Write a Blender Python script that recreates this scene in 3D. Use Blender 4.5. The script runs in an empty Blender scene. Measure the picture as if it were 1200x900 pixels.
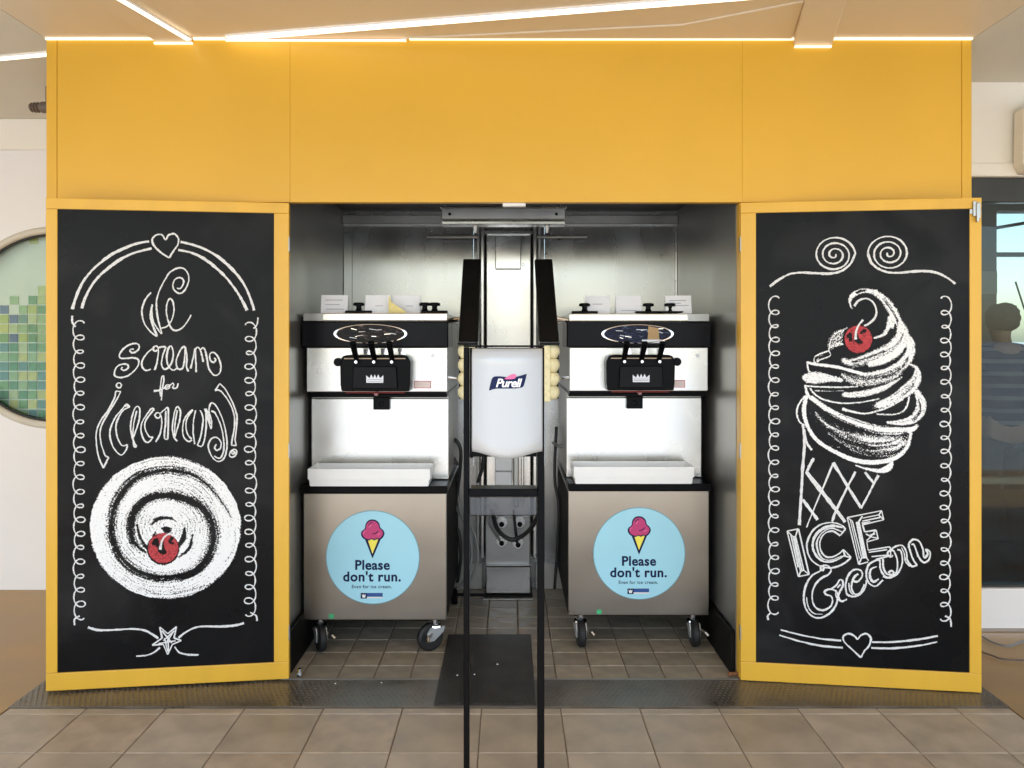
import bpy, bmesh, math, random
import numpy as np
from mathutils import Vector, Matrix
random.seed(7); rng = np.random.default_rng(5)
C = bpy.context.scene.collection
SC = bpy.context.scene
# ------------------------------------------------------------------ camera
CAM_H, F, CX, CY = 1.4, 930.0, 597.0, 400.0          # eye height, focal length in photo pixels, vanishing point
cam_d = bpy.data.cameras.new('camera'); cam = bpy.data.objects.new('camera', cam_d); C.objects.link(cam)
cam.location = (0, 0, CAM_H); cam.rotation_euler = (math.radians(90), 0, 0)
cam_d.sensor_width = 36; cam_d.lens = 36 * F / 1200
cam_d.shift_x = (600 - CX) / 1200; cam_d.shift_y = -(450 - CY) / 1200
cam_d.clip_start = 0.05; cam_d.clip_end = 5000
SC.camera = cam
# ------------------------------------------------------------------ sky and sun (daylight comes in under the roof edge behind the camera)
SUN_EL, SUN_AZ = math.radians(52), math.radians(200)
w = bpy.data.worlds.new('World'); SC.world = w; w.use_nodes = True
nt = w.node_tree; bg = nt.nodes['Background']
sky = nt.nodes.new('ShaderNodeTexSky'); sky.sky_type = 'NISHITA'; sky.sun_disc = False
sky.sun_elevation = SUN_EL; sky.sun_rotation = SUN_AZ
sky.dust_density = 1.5; sky.air_density = 1.0; sky.ozone_density = 0.6
nt.links.new(sky.outputs[0], bg.inputs[0]); bg.inputs[1].default_value = 0.15
sd = bpy.data.lights.new('sun', 'SUN'); sun = bpy.data.objects.new('sun', sd); C.objects.link(sun)
sd.energy = 3.0; sd.angle = math.radians(0.6); sd.color = (1.0, .97, .92)
sdir = Vector((math.sin(SUN_AZ) * math.cos(SUN_EL), math.cos(SUN_AZ) * math.cos(SUN_EL), math.sin(SUN_EL)))
sun.rotation_euler = sdir.to_track_quat('Z', 'Y').to_euler()
SC.view_settings.view_transform = 'Standard'; SC.view_settings.look = 'None'
SC.view_settings.exposure = 1.58; SC.view_settings.gamma = 1
SC.cycles.max_bounces = 10; SC.cycles.diffuse_bounces = 5; SC.cycles.glossy_bounces = 5
SC.cycles.transparent_max_bounces = 24; SC.cycles.use_denoising = True
SC.cycles.sample_clamp_indirect = 8

def P(px, py, D):                                     # photo pixel at depth D -> point
    return Vector(((px - CX) * D / F, D, CAM_H - (py - CY) * D / F))
def PX(px, D): return (px - CX) * D / F
def PZ(py, D): return CAM_H - (py - CY) * D / F
# ------------------------------------------------------------------ materials
def mat(name, col, rough=.5, metal=0., var=0., vscale=6., bump=0., bscale=80., stretch=(1, 1, 1), rvar=0., spec=.5, coat=0., aniso=0.):
    m = bpy.data.materials.new(name); m.use_nodes = True
    n, l = m.node_tree.nodes, m.node_tree.links
    b = n['Principled BSDF']
    b.inputs['Base Color'].default_value = (*col, 1); b.inputs['Roughness'].default_value = rough
    b.inputs['Metallic'].default_value = metal; b.inputs['Specular IOR Level'].default_value = spec
    b.inputs['Coat Weight'].default_value = coat; b.inputs['Anisotropic'].default_value = aniso
    if aniso:
        tg = n.new('ShaderNodeTangent'); tg.direction_type = 'RADIAL'; tg.axis = 'Z'; l.new(tg.outputs[0], b.inputs['Tangent'])
    if var or bump or rvar:
        tc = n.new('ShaderNodeTexCoord'); mp = n.new('ShaderNodeMapping'); mp.inputs['Scale'].default_value = stretch
        l.new(tc.outputs['Object'], mp.inputs[0])
    if var or rvar:
        no = n.new('ShaderNodeTexNoise'); no.inputs['Scale'].default_value = vscale; no.inputs['Detail'].default_value = 6
        l.new(mp.outputs[0], no.inputs['Vector'])
    if var:
        mr = n.new('ShaderNodeMapRange'); mr.inputs[1].default_value = .3; mr.inputs[2].default_value = .7
        mr.inputs[3].default_value = 1 - var; mr.inputs[4].default_value = 1 + var
        l.new(no.outputs[0], mr.inputs[0])
        mx = n.new('ShaderNodeMix'); mx.data_type = 'RGBA'; mx.blend_type = 'MULTIPLY'; mx.inputs[0].default_value = 1
        mx.inputs[6].default_value = (*col, 1); l.new(mr.outputs[0], mx.inputs[7]); l.new(mx.outputs[2], b.inputs['Base Color'])
    if rvar:
        mr2 = n.new('ShaderNodeMapRange'); mr2.inputs[1].default_value = .3; mr2.inputs[2].default_value = .7
        mr2.inputs[3].default_value = max(.02, rough - rvar); mr2.inputs[4].default_value = rough + rvar
        l.new(no.outputs[0], mr2.inputs[0]); l.new(mr2.outputs[0], b.inputs['Roughness'])
    if bump:
        n2 = n.new('ShaderNodeTexNoise'); n2.inputs['Scale'].default_value = bscale; n2.inputs['Detail'].default_value = 4
        l.new(mp.outputs[0], n2.inputs['Vector'])
        bp = n.new('ShaderNodeBump'); bp.inputs['Strength'].default_value = bump; bp.inputs['Distance'].default_value = .004
        l.new(n2.outputs[0], bp.inputs['Height']); l.new(bp.outputs[0], b.inputs['Normal'])
    return m
def emat(name, col, s):
    m = bpy.data.materials.new(name); m.use_nodes = True; b = m.node_tree.nodes['Principled BSDF']
    b.inputs['Base Color'].default_value = (*col, 1); b.inputs['Emission Color'].default_value = (*col, 1); b.inputs['Emission Strength'].default_value = s
    return m
M = {}
M['yellow'] = mat('yellow_paint', (.72, .405, .032), .36, var=.05, vscale=1.2, bump=.02, bscale=300)
M['yellow_frame'] = mat('yellow_frame_paint', (.76, .435, .042), .34, var=.06, vscale=8, bump=.05, bscale=60, stretch=(1, 1, .15))
M['board'] = mat('chalkboard', (.006, .006, .0065), .30, var=.25, vscale=3, rvar=.05, spec=.12)
M['steel'] = mat('brushed_steel', (.40, .40, .38), .27, .9, var=.10, vscale=5, bump=.01, bscale=160, stretch=(1, 1, .3), rvar=.05, aniso=.8)
M['steel_side'] = mat('brushed_steel_side', (.36, .355, .33), .36, .75, var=.14, vscale=3, bump=.03, bscale=160, stretch=(1, 1, .05), rvar=.07)
M['steel_face'] = mat('polished_steel', (.62, .61, .575), .26, .95, var=.10, vscale=4, bump=.01, bscale=120, rvar=.06, aniso=.7)
M['steel_door'] = mat('floor_tinted_steel', (.34, .31, .265), .30, 1, var=.12, vscale=3.2, bump=.01, bscale=150, stretch=(.6, 1, 1), rvar=.06, aniso=.5)  # tan of the mirrored floor is put into this steel colour
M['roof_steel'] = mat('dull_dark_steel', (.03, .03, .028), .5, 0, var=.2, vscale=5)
M['chrome'] = mat('chrome', (.8, .8, .8), .12, 1, bump=.02, bscale=40)
M['black'] = mat('black_plastic', (.0028, .0028, .0034), .3, var=.2, vscale=20, spec=.07)
M['black_matte'] = mat('black_matte', (.008, .007, .006), .6, var=.2, vscale=15, spec=.12)
M['header'] = mat('header_black', (.005, .005, .007), .28, var=.2, vscale=10, spec=.10)
M['caster_metal'] = mat('zinc_plate', (.55, .57, .58), .35, .5)
M['rubber'] = mat('rubber', (.010, .010, .010), .6, var=.3, vscale=30, bump=.1, bscale=120)
M['white_plastic'] = mat('white_plastic', (.88, .88, .86), .35, var=.03, vscale=8)
M['wall'] = mat('white_wall_paint', (.86, .84, .82), .5, var=.03, vscale=1.5, bump=.02, bscale=120)
M['wall_cream'] = mat('cream_wall_paint', (.88, .84, .73), .5, var=.03, vscale=1.5)
M['ceiling'] = mat('ceiling_panel_warm_bounce', (.74, .63, .46), .42, var=.04, vscale=1.3, bump=.02, bscale=90)  # warm light bounced off the yellow cabinet is painted into this tone
M['ceiling_grey'] = mat('grey_ceiling_panel', (.67, .64, .55), .42, var=.05, vscale=1.3, bump=.02, bscale=90)  # same ceiling outside the painted warm bounce
M['led'] = emat('warm_led', (1, .92, .78), .62)
M['cove'] = emat('cove_led', (1, .88, .68), .36)
M['deck'] = mat('tan_deck', (.41, .265, .11), .42, var=.13, vscale=2.2, bump=.05, bscale=140, rvar=.08)
M['ground'] = mat('sunlit_deck', (.43, .46, .48), .6, var=.1, vscale=.6)
M['grout'] = mat('grout', (.23, .18, .13), .8, var=.35, vscale=9)
TILE = [mat('floor_tile_%d' % i, c, .42, var=.2, vscale=4 + 1.5 * i, bump=.06, bscale=70, rvar=.1) for i, c in enumerate([(.44, .36, .265), (.405, .33, .24), (.46, .38, .285), (.43, .355, .265), (.42, .345, .26), (.45, .355, .255)])]
QT = [mat('quarry_tile_%d' % i, c, .45, var=.22, vscale=14 + i, bump=.08, bscale=110, rvar=.1) for i, c in enumerate([(.33, .28, .20), (.29, .245, .18), (.36, .30, .22)])]
M['plate'] = mat('dimpled_plate', (.20, .18, .15), .36, .7, var=.25, vscale=6, bump=.08, bscale=90, rvar=.1)
M['mat'] = mat('dark_mat', (.040, .036, .031), .5, var=.35, vscale=9, bump=.1, bscale=150)
M['card'] = mat('white_card', (.92, .92, .93), .5, var=.02)
M['cone'] = mat('cone_waffle', (.80, .72, .44), .6, var=.12, vscale=60, bump=.15, bscale=300)
M['blue'] = mat('sticker_blue', (.38, .72, .84), .35, var=.02)
M['ring'] = mat('sticker_ring', (.16, .36, .43), .4)
M['navy'] = mat('ink_navy', (.008, .014, .065), .5, spec=.15)
M['magenta'] = mat('ink_magenta', (.55, .035, .17), .4)
M['pink'] = mat('ink_pink', (.70, .12, .30), .4)
M['lemon'] = mat('ink_lemon', (.92, .80, .10), .4)
M['ink_red'] = mat('ink_red', (.62, .05, .06), .4)
M['ink_white'] = mat('ink_white', (.85, .85, .85), .4)
M['ink_grey'] = mat('ink_grey', (.42, .42, .47), .5)
M['pale_pink'] = mat('pale_pink_label', (.88, .74, .70), .5)
M['green'] = mat('green_dot', (.05, .45, .18), .5)
M['silver'] = mat('silver_print', (.55, .55, .57), .35, .5)
M['cable'] = mat('cable_black', (.02, .02, .02), .5)
M['hose'] = mat('hose_grey', (.22, .22, .21), .4)
M['frame_dark'] = mat('dark_window_frame', (.045, .047, .043), .4, .3, var=.15)
M['cream_frame'] = mat('cream_frame', (.62, .58, .48), .4, var=.05)
M['reflected_wall'] = mat('reflected_wall', (.13, .14, .12), .6, var=.15, vscale=2)
M['reflected_floor'] = mat('reflected_floor', (.09, .055, .03), .4, var=.2)
M['fixture'] = mat('brown_fixture', (.13, .10, .08), .5)
M['skin'] = mat('skin', (.42, .25, .17), .5, var=.08, vscale=20)
M['hair'] = mat('dark_hair', (.03, .028, .026), .6, var=.3, vscale=60, bump=.5, bscale=150)
M['trousers'] = mat('grey_trousers', (.075, .078, .075), .8, var=.15, vscale=30)
def smudge(m):
    n, l = m.node_tree.nodes, m.node_tree.links; b = n['Principled BSDF']; src = b.inputs['Base Color'].links[0].from_socket
    tc = n.new('ShaderNodeTexCoord'); no = n.new('ShaderNodeTexNoise'); no.inputs['Scale'].default_value = 3.2; no.inputs['Detail'].default_value = 8; no.inputs['Distortion'].default_value = .8
    l.new(tc.outputs['Object'], no.inputs['Vector']); mr = n.new('ShaderNodeMapRange'); mr.inputs[1].default_value = .5; mr.inputs[2].default_value = .8; mr.inputs[4].default_value = .016; l.new(no.outputs[0], mr.inputs[0])
    ad = n.new('ShaderNodeMix'); ad.data_type = 'RGBA'; ad.blend_type = 'ADD'; ad.inputs[0].default_value = 1; l.new(src, ad.inputs[6]); l.new(mr.outputs[0], ad.inputs[7]); l.new(ad.outputs[2], b.inputs['Base Color'])
smudge(M['board'])
def glassmat(name, col, op, rough=.02):
    m = bpy.data.materials.new(name); m.use_nodes = True; n, l = m.node_tree.nodes, m.node_tree.links
    for x in list(n): n.remove(x)
    o = n.new('ShaderNodeOutputMaterial'); t = n.new('ShaderNodeBsdfTransparent'); g = n.new('ShaderNodeBsdfGlossy')
    t.inputs[0].default_value = (*col, 1); g.inputs['Roughness'].default_value = rough
    fr = n.new('ShaderNodeFresnel'); fr.inputs[0].default_value = 1.28
    ad = n.new('ShaderNodeMath'); ad.operation = 'ADD'; ad.inputs[1].default_value = op; l.new(fr.outputs[0], ad.inputs[0])
    mx = n.new('ShaderNodeMixShader'); l.new(ad.outputs[0], mx.inputs[0]); l.new(t.outputs[0], mx.inputs[1]); l.new(g.outputs[0], mx.inputs[2]); l.new(mx.outputs[0], o.inputs[0])
    return m
M['glass'] = glassmat('window_glass', (.70, .745, .73), .02)
M['glass_clear'] = glassmat('clear_glass', (.9, .94, .9), .0)
M['tray_clear'] = glassmat('smoky_tray_plastic', (.42, .42, .42), .05, .1)
def chalkmat(name, col, use_attr, cut=.40, scale=420., smudge=True):
    m = bpy.data.materials.new(name); m.use_nodes = True; n, l = m.node_tree.nodes, m.node_tree.links
    b = n['Principled BSDF']; b.inputs['Base Color'].default_value = (*col, 1); b.inputs['Roughness'].default_value = .95; b.inputs['Specular IOR Level'].default_value = .05
    out = n['Material Output']; t = n.new('ShaderNodeBsdfTransparent'); mx = n.new('ShaderNodeMixShader')
    tc = n.new('ShaderNodeTexCoord')
    no = n.new('ShaderNodeTexNoise'); no.inputs['Scale'].default_value = scale; no.inputs['Detail'].default_value = 3; no.inputs['Roughness'].default_value = .65
    l.new(tc.outputs['Object'], no.inputs['Vector'])
    if use_attr:
        at = n.new('ShaderNodeAttribute'); at.attribute_name = 'chalk_amount'
        a = n.new('ShaderNodeMath'); a.operation = 'MULTIPLY_ADD'; a.inputs[1].default_value = .44; a.inputs[2].default_value = -.79
        l.new(at.outputs['Fac'], a.inputs[0])
        s = n.new('ShaderNodeMath'); s.operation = 'ADD'; l.new(a.outputs[0], s.inputs[0]); l.new(no.outputs[0], s.inputs[1])
        g = n.new('ShaderNodeMapRange'); g.inputs[1].default_value = -.03; g.inputs[2].default_value = .035; l.new(s.outputs[0], g.inputs[0])
        g.inputs[4].default_value = .97
        l.new(g.outputs[0], mx.inputs[0])
    else:
        g = n.new('ShaderNodeMapRange'); g.inputs[1].default_value = cut - .06; g.inputs[2].default_value = cut + .06
        g.inputs[3].default_value = .22; g.inputs[4].default_value = .90
        l.new(no.outputs[0], g.inputs[0]); l.new(g.outputs[0], mx.inputs[0])
    l.new(t.outputs[0], mx.inputs[1]); l.new(b.outputs[0], mx.inputs[2]); l.new(mx.outputs[0], out.inputs[0])
    return m
M['chalk'] = chalkmat('white_chalk', (.90, .90, .89), False)
M['chalk_fill'] = chalkmat('white_chalk_shading', (.93, .93, .92), True, scale=215)
M['chalk_red'] = chalkmat('red_chalk', (.60, .085, .095), True, scale=330)
def stripemat():
    m = mat('striped_shirt', (.1, .1, .1), .8); n, l = m.node_tree.nodes, m.node_tree.links
    tc = n.new('ShaderNodeTexCoord'); sp = n.new('ShaderNodeSeparateXYZ'); l.new(tc.outputs['Object'], sp.inputs[0])
    a = n.new('ShaderNodeMath'); a.operation = 'MULTIPLY'; a.inputs[1].default_value = 2 * math.pi / .074; l.new(sp.outputs[2], a.inputs[0])
    s = n.new('ShaderNodeMath'); s.operation = 'SINE'; l.new(a.outputs[0], s.inputs[0])
    r = n.new('ShaderNodeValToRGB'); r.color_ramp.elements[0].position = .45; r.color_ramp.elements[1].position = .55
    r.color_ramp.elements[0].color = (.003, .003, .008, 1); r.color_ramp.elements[1].color = (.20, .19, .18, 1)
    l.new(s.outputs[0], r.inputs[0]); l.new(r.outputs[0], n['Principled BSDF'].inputs['Base Color']); return m
M['stripes'] = stripemat()
# ------------------------------------------------------------------ builders
ORG = {}
def origin(o):
    while o is not None:
        if o.name in ORG: return ORG[o.name]
        o = o.parent
    return Vector((0, 0, 0))
def tag(o, label=None, cat=None, group=None, kind=None):
    for k, v in (('label', label), ('category', cat), ('group', group), ('kind', kind)):
        if v: o[k] = v
    return o
def thing(name, loc, label, cat, group=None):
    o = bpy.data.objects.new(name, None); C.objects.link(o); o.location = loc; o.empty_display_size = .1
    ORG[o.name] = Vector(loc); return tag(o, label, cat, group)
def obj(name, bm, m, parent=None, smooth=False):
    """links a bmesh given in world coordinates as one mesh object (its vertices are stored from the thing's base)"""
    og = origin(parent)
    if og.length: bmesh.ops.translate(bm, verts=bm.verts, vec=-og)
    me = bpy.data.meshes.new(name); bm.normal_update(); bm.to_mesh(me); bm.free()
    for mm in (m if isinstance(m, (list, tuple)) else [m]): me.materials.append(mm)
    if smooth:
        for p in me.polygons: p.use_smooth = True
    o = bpy.data.objects.new(name, me); C.objects.link(o); o.parent = parent
    return o
def hexa(bm, v, mi=0):
    vs = [bm.verts.new(p) for p in v]
    for f in ((0, 3, 2, 1), (4, 5, 6, 7), (0, 1, 5, 4), (1, 2, 6, 5), (2, 3, 7, 6), (3, 0, 4, 7)):
        bm.faces.new([vs[i] for i in f]).material_index = mi
    return vs
def bx(bm, x0, x1, y0, y1, z0, z1):
    return hexa(bm, [(x0, y0, z0), (x1, y0, z0), (x1, y1, z0), (x0, y1, z0), (x0, y0, z1), (x1, y0, z1), (x1, y1, z1), (x0, y1, z1)])
def bevel(bm, w, seg=2):
    bmesh.ops.bevel(bm, geom=list(bm.edges), offset=w, segments=seg, affect='EDGES', profile=.6, clamp_overlap=True)
def box(name, x0, x1, y0, y1, z0, z1, m, parent=None, bev=.003, seg=1):
    bm = bmesh.new(); bx(bm, x0, x1, y0, y1, z0, z1)
    if bev: bevel(bm, bev, seg)
    return obj(name, bm, m, parent)
def tube(bm, pts, r, seg=8, cap=True):
    pts = [Vector(p) for p in pts]; rings = []
    rr = r if isinstance(r, (list, tuple)) else [r] * len(pts)
    up = None
    for i, p in enumerate(pts):
        d = (pts[min(i + 1, len(pts) - 1)] - pts[max(i - 1, 0)]).normalized()
        if up is None: up = d.orthogonal().normalized()
        up = (up - d * up.dot(d)).normalized(); s = d.cross(up)
        rings.append([bm.verts.new(p + (up * math.cos(2 * math.pi * k / seg) + s * math.sin(2 * math.pi * k / seg)) * rr[i]) for k in range(seg)])
    for a, b in zip(rings, rings[1:]):
        for k in range(seg): bm.faces.new((a[k], a[(k + 1) % seg], b[(k + 1) % seg], b[k]))
    if cap: bm.faces.new(rings[0][::-1]); bm.faces.new(rings[-1])
def crom(pts, n=8, closed=False):
    pts = [np.array(p, float) for p in pts]; out = []; N = len(pts)
    g = (lambda i: pts[i % N]) if closed else (lambda i: pts[min(max(i, 0), N - 1)])
    for i in range(N if closed else N - 1):
        a, b, c, d = g(i - 1), g(i), g(i + 1), g(i + 2)
        for k in range(n):
            t = k / n
            out.append(.5 * ((2 * b) + (-a + c) * t + (2 * a - 5 * b + 4 * c - d) * t * t + (-a + 3 * b - 3 * c + d) * t ** 3))
    out.append(g(0) if closed else pts[-1]); return out
def lathe(bm, prof, c, axis='z', seg=20):
    rings = []
    for r, h in prof:
        ring = []
        for k in range(seg):
            a = 2 * math.pi * k / seg; u, v = r * math.cos(a), r * math.sin(a)
            ring.append(bm.verts.new(Vector(c) + Vector({'z': (u, v, h), 'y': (u, h, v), 'x': (h, u, v)}[axis])))
        rings.append(ring)
    for a, b in zip(rings, rings[1:]):
        for k in range(seg): bm.faces.new((a[k], a[(k + 1) % seg], b[(k + 1) % seg], b[k]))
    bm.faces.new(rings[0][::-1]); bm.faces.new(rings[-1])
    bmesh.ops.recalc_face_normals(bm, faces=bm.faces)
def prism_y(bm, poly, y0, y1):                         # polygon in x,z extruded along y
    a = [bm.verts.new((x, y0, z)) for x, z in poly]; b = [bm.verts.new((x, y1, z)) for x, z in poly]; n = len(poly)
    bm.faces.new(a); bm.faces.new(b[::-1])
    for i in range(n): bm.faces.new((a[i], b[i], b[(i + 1) % n], a[(i + 1) % n]))
    bmesh.ops.recalc_face_normals(bm, faces=bm.faces)
def prism_x(bm, poly, x0, x1):                         # polygon in y,z extruded along x
    a = [bm.verts.new((x0, y, z)) for y, z in poly]; b = [bm.verts.new((x1, y, z)) for y, z in poly]; n = len(poly)
    bm.faces.new(a); bm.faces.new(b[::-1])
    for i in range(n): bm.faces.new((a[i], b[i], b[(i + 1) % n], a[(i + 1) % n]))
    bmesh.ops.recalc_face_normals(bm, faces=bm.faces)
def prism_z(bm, poly, z0, z1):
    a = [bm.verts.new((x, y, z0)) for x, y in poly]; b = [bm.verts.new((x, y, z1)) for x, y in poly]; n = len(poly)
    bm.faces.new(a); bm.faces.new(b[::-1])
    for i in range(n): bm.faces.new((a[i], b[i], b[(i + 1) % n], a[(i + 1) % n]))
    bmesh.ops.recalc_face_normals(bm, faces=bm.faces)
def text_bm(s, size, bold=0., shear=0., depth=.0004, align='CENTER', spacing=1.):
    cu = bpy.data.curves.new('t', 'FONT'); cu.body = s; cu.size = size; cu.offset = bold; cu.shear = shear; cu.extrude = depth
    cu.align_x = align; cu.resolution_u = 4; cu.space_character = spacing
    o = bpy.data.objects.new('t', cu); C.objects.link(o); dg = bpy.context.evaluated_depsgraph_get(); dg.update()
    me = bpy.data.meshes.new_from_object(o.evaluated_get(dg)); bm = bmesh.new(); bm.from_mesh(me)
    bpy.data.objects.remove(o); bpy.data.curves.remove(cu); bpy.data.meshes.remove(me)
    return bm
def stand_text(bm, x, y, z, bend=None):               # text drawn in xy is stood up facing -y
    for v in bm.verts:
        u, h, d = v.co; X = x + u
        v.co = (X, (y if bend is None else bend(X)) - d, z + h)
# ------------------------------------------------------------------ ground and floors
YE = -0.9                                              # where roof and deck end towards the open side
Yf, Yb = 3.28, 4.50                                   # cabinet front, back wall
ZC = 2.652                                            # ceiling height
XL, XR = -1.915, 1.913
bm = bmesh.new(); g = 1500
for a in ((-g, -g, g, YE), (-g, 9, g, g)):
    vs = [bm.verts.new(p) for p in ((a[0], a[1], -.012), (a[2], a[1], -.012), (a[2], a[3], -.012), (a[0], a[3], -.012))]; bm.faces.new(vs)
for a in ((-g, YE, -9, 9), (9, YE, g, 9), (XR + .01, 6.4, 9, 9)):
    vs = [bm.verts.new(p) for p in ((a[0], a[1], -.012), (a[2], a[1], -.012), (a[2], a[3], -.012), (a[0], a[3], -.012))]; bm.faces.new(vs)
tag(obj('ground', bm, M['ground']), 'pale open deck lying in daylight beyond the roof', kind='structure')
tag(box('deck_floor', -9, XL, YE, 9, -.3, -.001, M['deck'], bev=0), 'smooth tan deck floor left of the ice cream cabinet', kind='structure')
tag(box('deck_floor', XR, 9, YE, 6.4, -.3, -.001, M['deck'], bev=0), 'smooth tan deck floor right of the ice cream cabinet', kind='structure')
fl = tag(box('floor', XL + .004, XR - .004, YE, 3.03, -.3, -.004, M['grout'], bev=0), 'beige tiled floor in front of the cabinet', kind='structure')
def tile_mesh(name, sx, sy, h=.007, b=.0025):
    bm = bmesh.new(); bx(bm, -sx / 2, sx / 2, -sy / 2, sy / 2, -h, 0); bmesh.ops.delete(bm, geom=[f for f in bm.faces if f.normal.z < -.5 or f.calc_center_median().z <= -h + 1e-6], context='FACES_ONLY')
    ed = [e for e in bm.edges if all(v.co.z > -1e-6 for v in e.verts)]
    bmesh.ops.bevel(bm, geom=ed, offset=b, segments=1, affect='EDGES'); me = bpy.data.meshes.new(name); bm.normal_update(); bm.to_mesh(me); bm.free(); return me
def lay(name, xs, ys, parent, mats, gap=.004, ztop=0.):
    cache = {}
    for j in range(len(ys) - 1):
        for i in range(len(xs) - 1):
            sx, sy = round(xs[i + 1] - xs[i] - gap, 4), round(ys[j + 1] - ys[j] - gap, 4)
            if sx < .01 or sy < .008: continue
            mi = random.randrange(len(mats)); k = (sx, sy, mi)
            if k not in cache: cache[k] = tile_mesh(name, sx, sy); cache[k].materials.append(mats[mi])
            o = bpy.data.objects.new(name, cache[k]); C.objects.link(o); o.parent = parent
            o.location = ((xs[i] + xs[i + 1]) / 2, (ys[j] + ys[j + 1]) / 2, ztop + random.uniform(-.0006, .0006))
            o.rotation_euler = (random.uniform(-.001, .001), random.uniform(-.001, .001), 0)
xs = [XL + .006] + [-.106 + .3012 * k for k in range(-5, 7) if XL + .05 < -.106 + .3012 * k < XR - .05] + [XR - .006]
xs = [XL + .006] + [v for v in [-.106 + .3012 * k for k in range(-7, 8)] if XL + .03 < v < XR - .03] + [XR - .006]
ys = [3.03, 2.979] + [2.979 - .281 * k for k in range(1, 14)]
lay('floor_tile', xs, sorted(ys), fl, TILE)
# quarry tile floor inside the cabinet
qf = tag(box('cabinet_floor', -1.0, 1.0, 3.27, 4.52, -.3, -.006, M['grout'], bev=0), 'small brown quarry tiles under the machines', kind='structure')
qx = [-.955] + [v for v in [.195 + .152 * k for k in range(-8, 6)] if -.93 < v < .94] + [.965]
lay('quarry_tile', qx, [3.281, 3.426, 3.575, 3.725, 3.877, 4.03, 4.18, 4.33, 4.495], qf, QT, gap=.006, ztop=-.001)
# dimpled threshold plate and mat
th = thing('threshold_plate', (0, 3.15, 0), 'long dark dimpled metal strip on the floor along the foot of the cabinet', 'floor plate')
box('plate', XL, XR, 3.032, 3.276, -.01, .004, M['plate'], th, bev=.002)
bm = bmesh.new()
sp = .021
for i in range(int((XR - XL) / sp)):
    for j in range(11):
        x = XL + .012 + i * sp + (sp / 2 if j % 2 else 0); y = 3.045 + j * sp
        if abs(x - PX(568, 3.1)) < .24 or x > XR - .01: continue
        vs = [bm.verts.new((x + .0062 * math.cos(a), y + .0062 * math.sin(a), .0042)) for a in (0, 1.57, 3.14, 4.71)]
        t = [bm.verts.new((x + .0035 * math.cos(a), y + .0035 * math.sin(a), .0064)) for a in (0, 1.57, 3.14, 4.71)]
        bm.faces.new(t)
        for k in range(4): bm.faces.new((vs[k], vs[(k + 1) % 4], t[(k + 1) % 4], t[k]))
tag(obj('dimple', bm, M['plate'], th), kind='stuff')
mt = thing('rubber_mat', (-.09, 3.4, 0), 'dark ribbed rubber mat lying across the threshold between the two machines', 'mat')
mx0, mx1 = PX(508, 3.04), PX(628, 3.04)
box('mat_base', mx0, mx1, 3.033, 3.77, .0045, .009, M['mat'], mt, bev=.0015)
bm = bmesh.new(); n = 34
for i in range(n):
    x = mx0 + .012 + (mx1 - mx0 - .024) * i / (n - 1); bx(bm, x - .0026, x + .0026, 3.045, 3.757, .0088, .0116)
tag(obj('rib', bm, M['mat'], mt), kind='stuff')
for (px, py, lb) in ((536, 795, 'white crumb on the dark mat just left of the left stand post'), (556, 794, 'white crumb on the dark mat just right of the left stand post, nearer of two'), (583, 782, 'white crumb near the middle of the dark mat'), (447, 802, 'tiny crumb on the metal strip in front of the left machine'), (393, 803, 'tiny crumb on the metal strip beside the left door')):
    D = 1302 / (py - 400); bm = bmesh.new()
    bmesh.ops.create_icosphere(bm, subdivisions=1, radius=.0042); bmesh.ops.scale(bm, vec=(1, .8, .5), verts=bm.verts)
    bmesh.ops.translate(bm, verts=bm.verts, vec=(PX(px, D), D, .0135 if 515 < px < 625 else .007))
    tag(obj('crumb', bm, M['white_plastic']), lb, 'crumb', 'white crumbs dropped at the threshold')
# ------------------------------------------------------------------ ceiling
ce = tag(box('ceiling', XL - .0, XR + .0, YE, Yf + .02, ZC, ZC + .1, M['ceiling'], bev=0), 'panelled ceiling over the deck, cabinet bounce painted into its cream', kind='structure')
tag(box('ceiling', -9, XL - .003, YE, 9, ZC, ZC + .1, M['ceiling_grey'], bev=0), 'grey beige ceiling left of the cabinet', kind='structure')
tag(box('ceiling', XR + .003, 9, YE, 6.4, ZC, ZC + .1, M['ceiling_grey'], bev=0), 'grey beige ceiling right of the cabinet', kind='structure')
def slab(name, poly, z0, z1, m, parent=None, bev=0):
    bm = bmesh.new(); prism_z(bm, poly, z0, z1)
    if bev: bevel(bm, bev, 1)
    return obj(name, bm, m, parent)
zb = 2.624
def cp(px, py, z=ZC): D = (z - CAM_H) * F / (CY - py); return (PX(px, D), D)
def ext(a, b, t): return (a[0] + (b[0] - a[0]) * t, a[1] + (b[1] - a[1]) * t)
a, b = cp(930, 53, zb), cp(945, 0, zb); c, d = cp(975, 53, zb), cp(992, 0, zb)
slab('beam', [a, c, ext(c, d, 8), ext(a, b, 8)], zb, ZC + .01, M['ceiling'], ce, .003)
a, b = cp(181, 47.5, zb + .012), cp(105, 0, zb + .012); c, d = cp(224, 47.5, zb + .012), cp(146, 0, zb + .012)
a, b, c, d = (a[0], 3.275), b, (c[0], 3.275), d
slab('beam', [a, c, ext(c, d, 5), ext(a, b, 5)], zb + .012, ZC + .01, M['ceiling'], ce, .003)
# thin overlapping panel right of the long light
slab('ceiling_panel', [(PX(470, 3.27), 3.272), (PX(928, 3.27), 3.272), ext(cp(930, 53, zb), cp(945, 0, zb), .85), cp(800, 28)], ZC - .006, ZC + .01, M['ceiling'], ce, .002)
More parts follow.
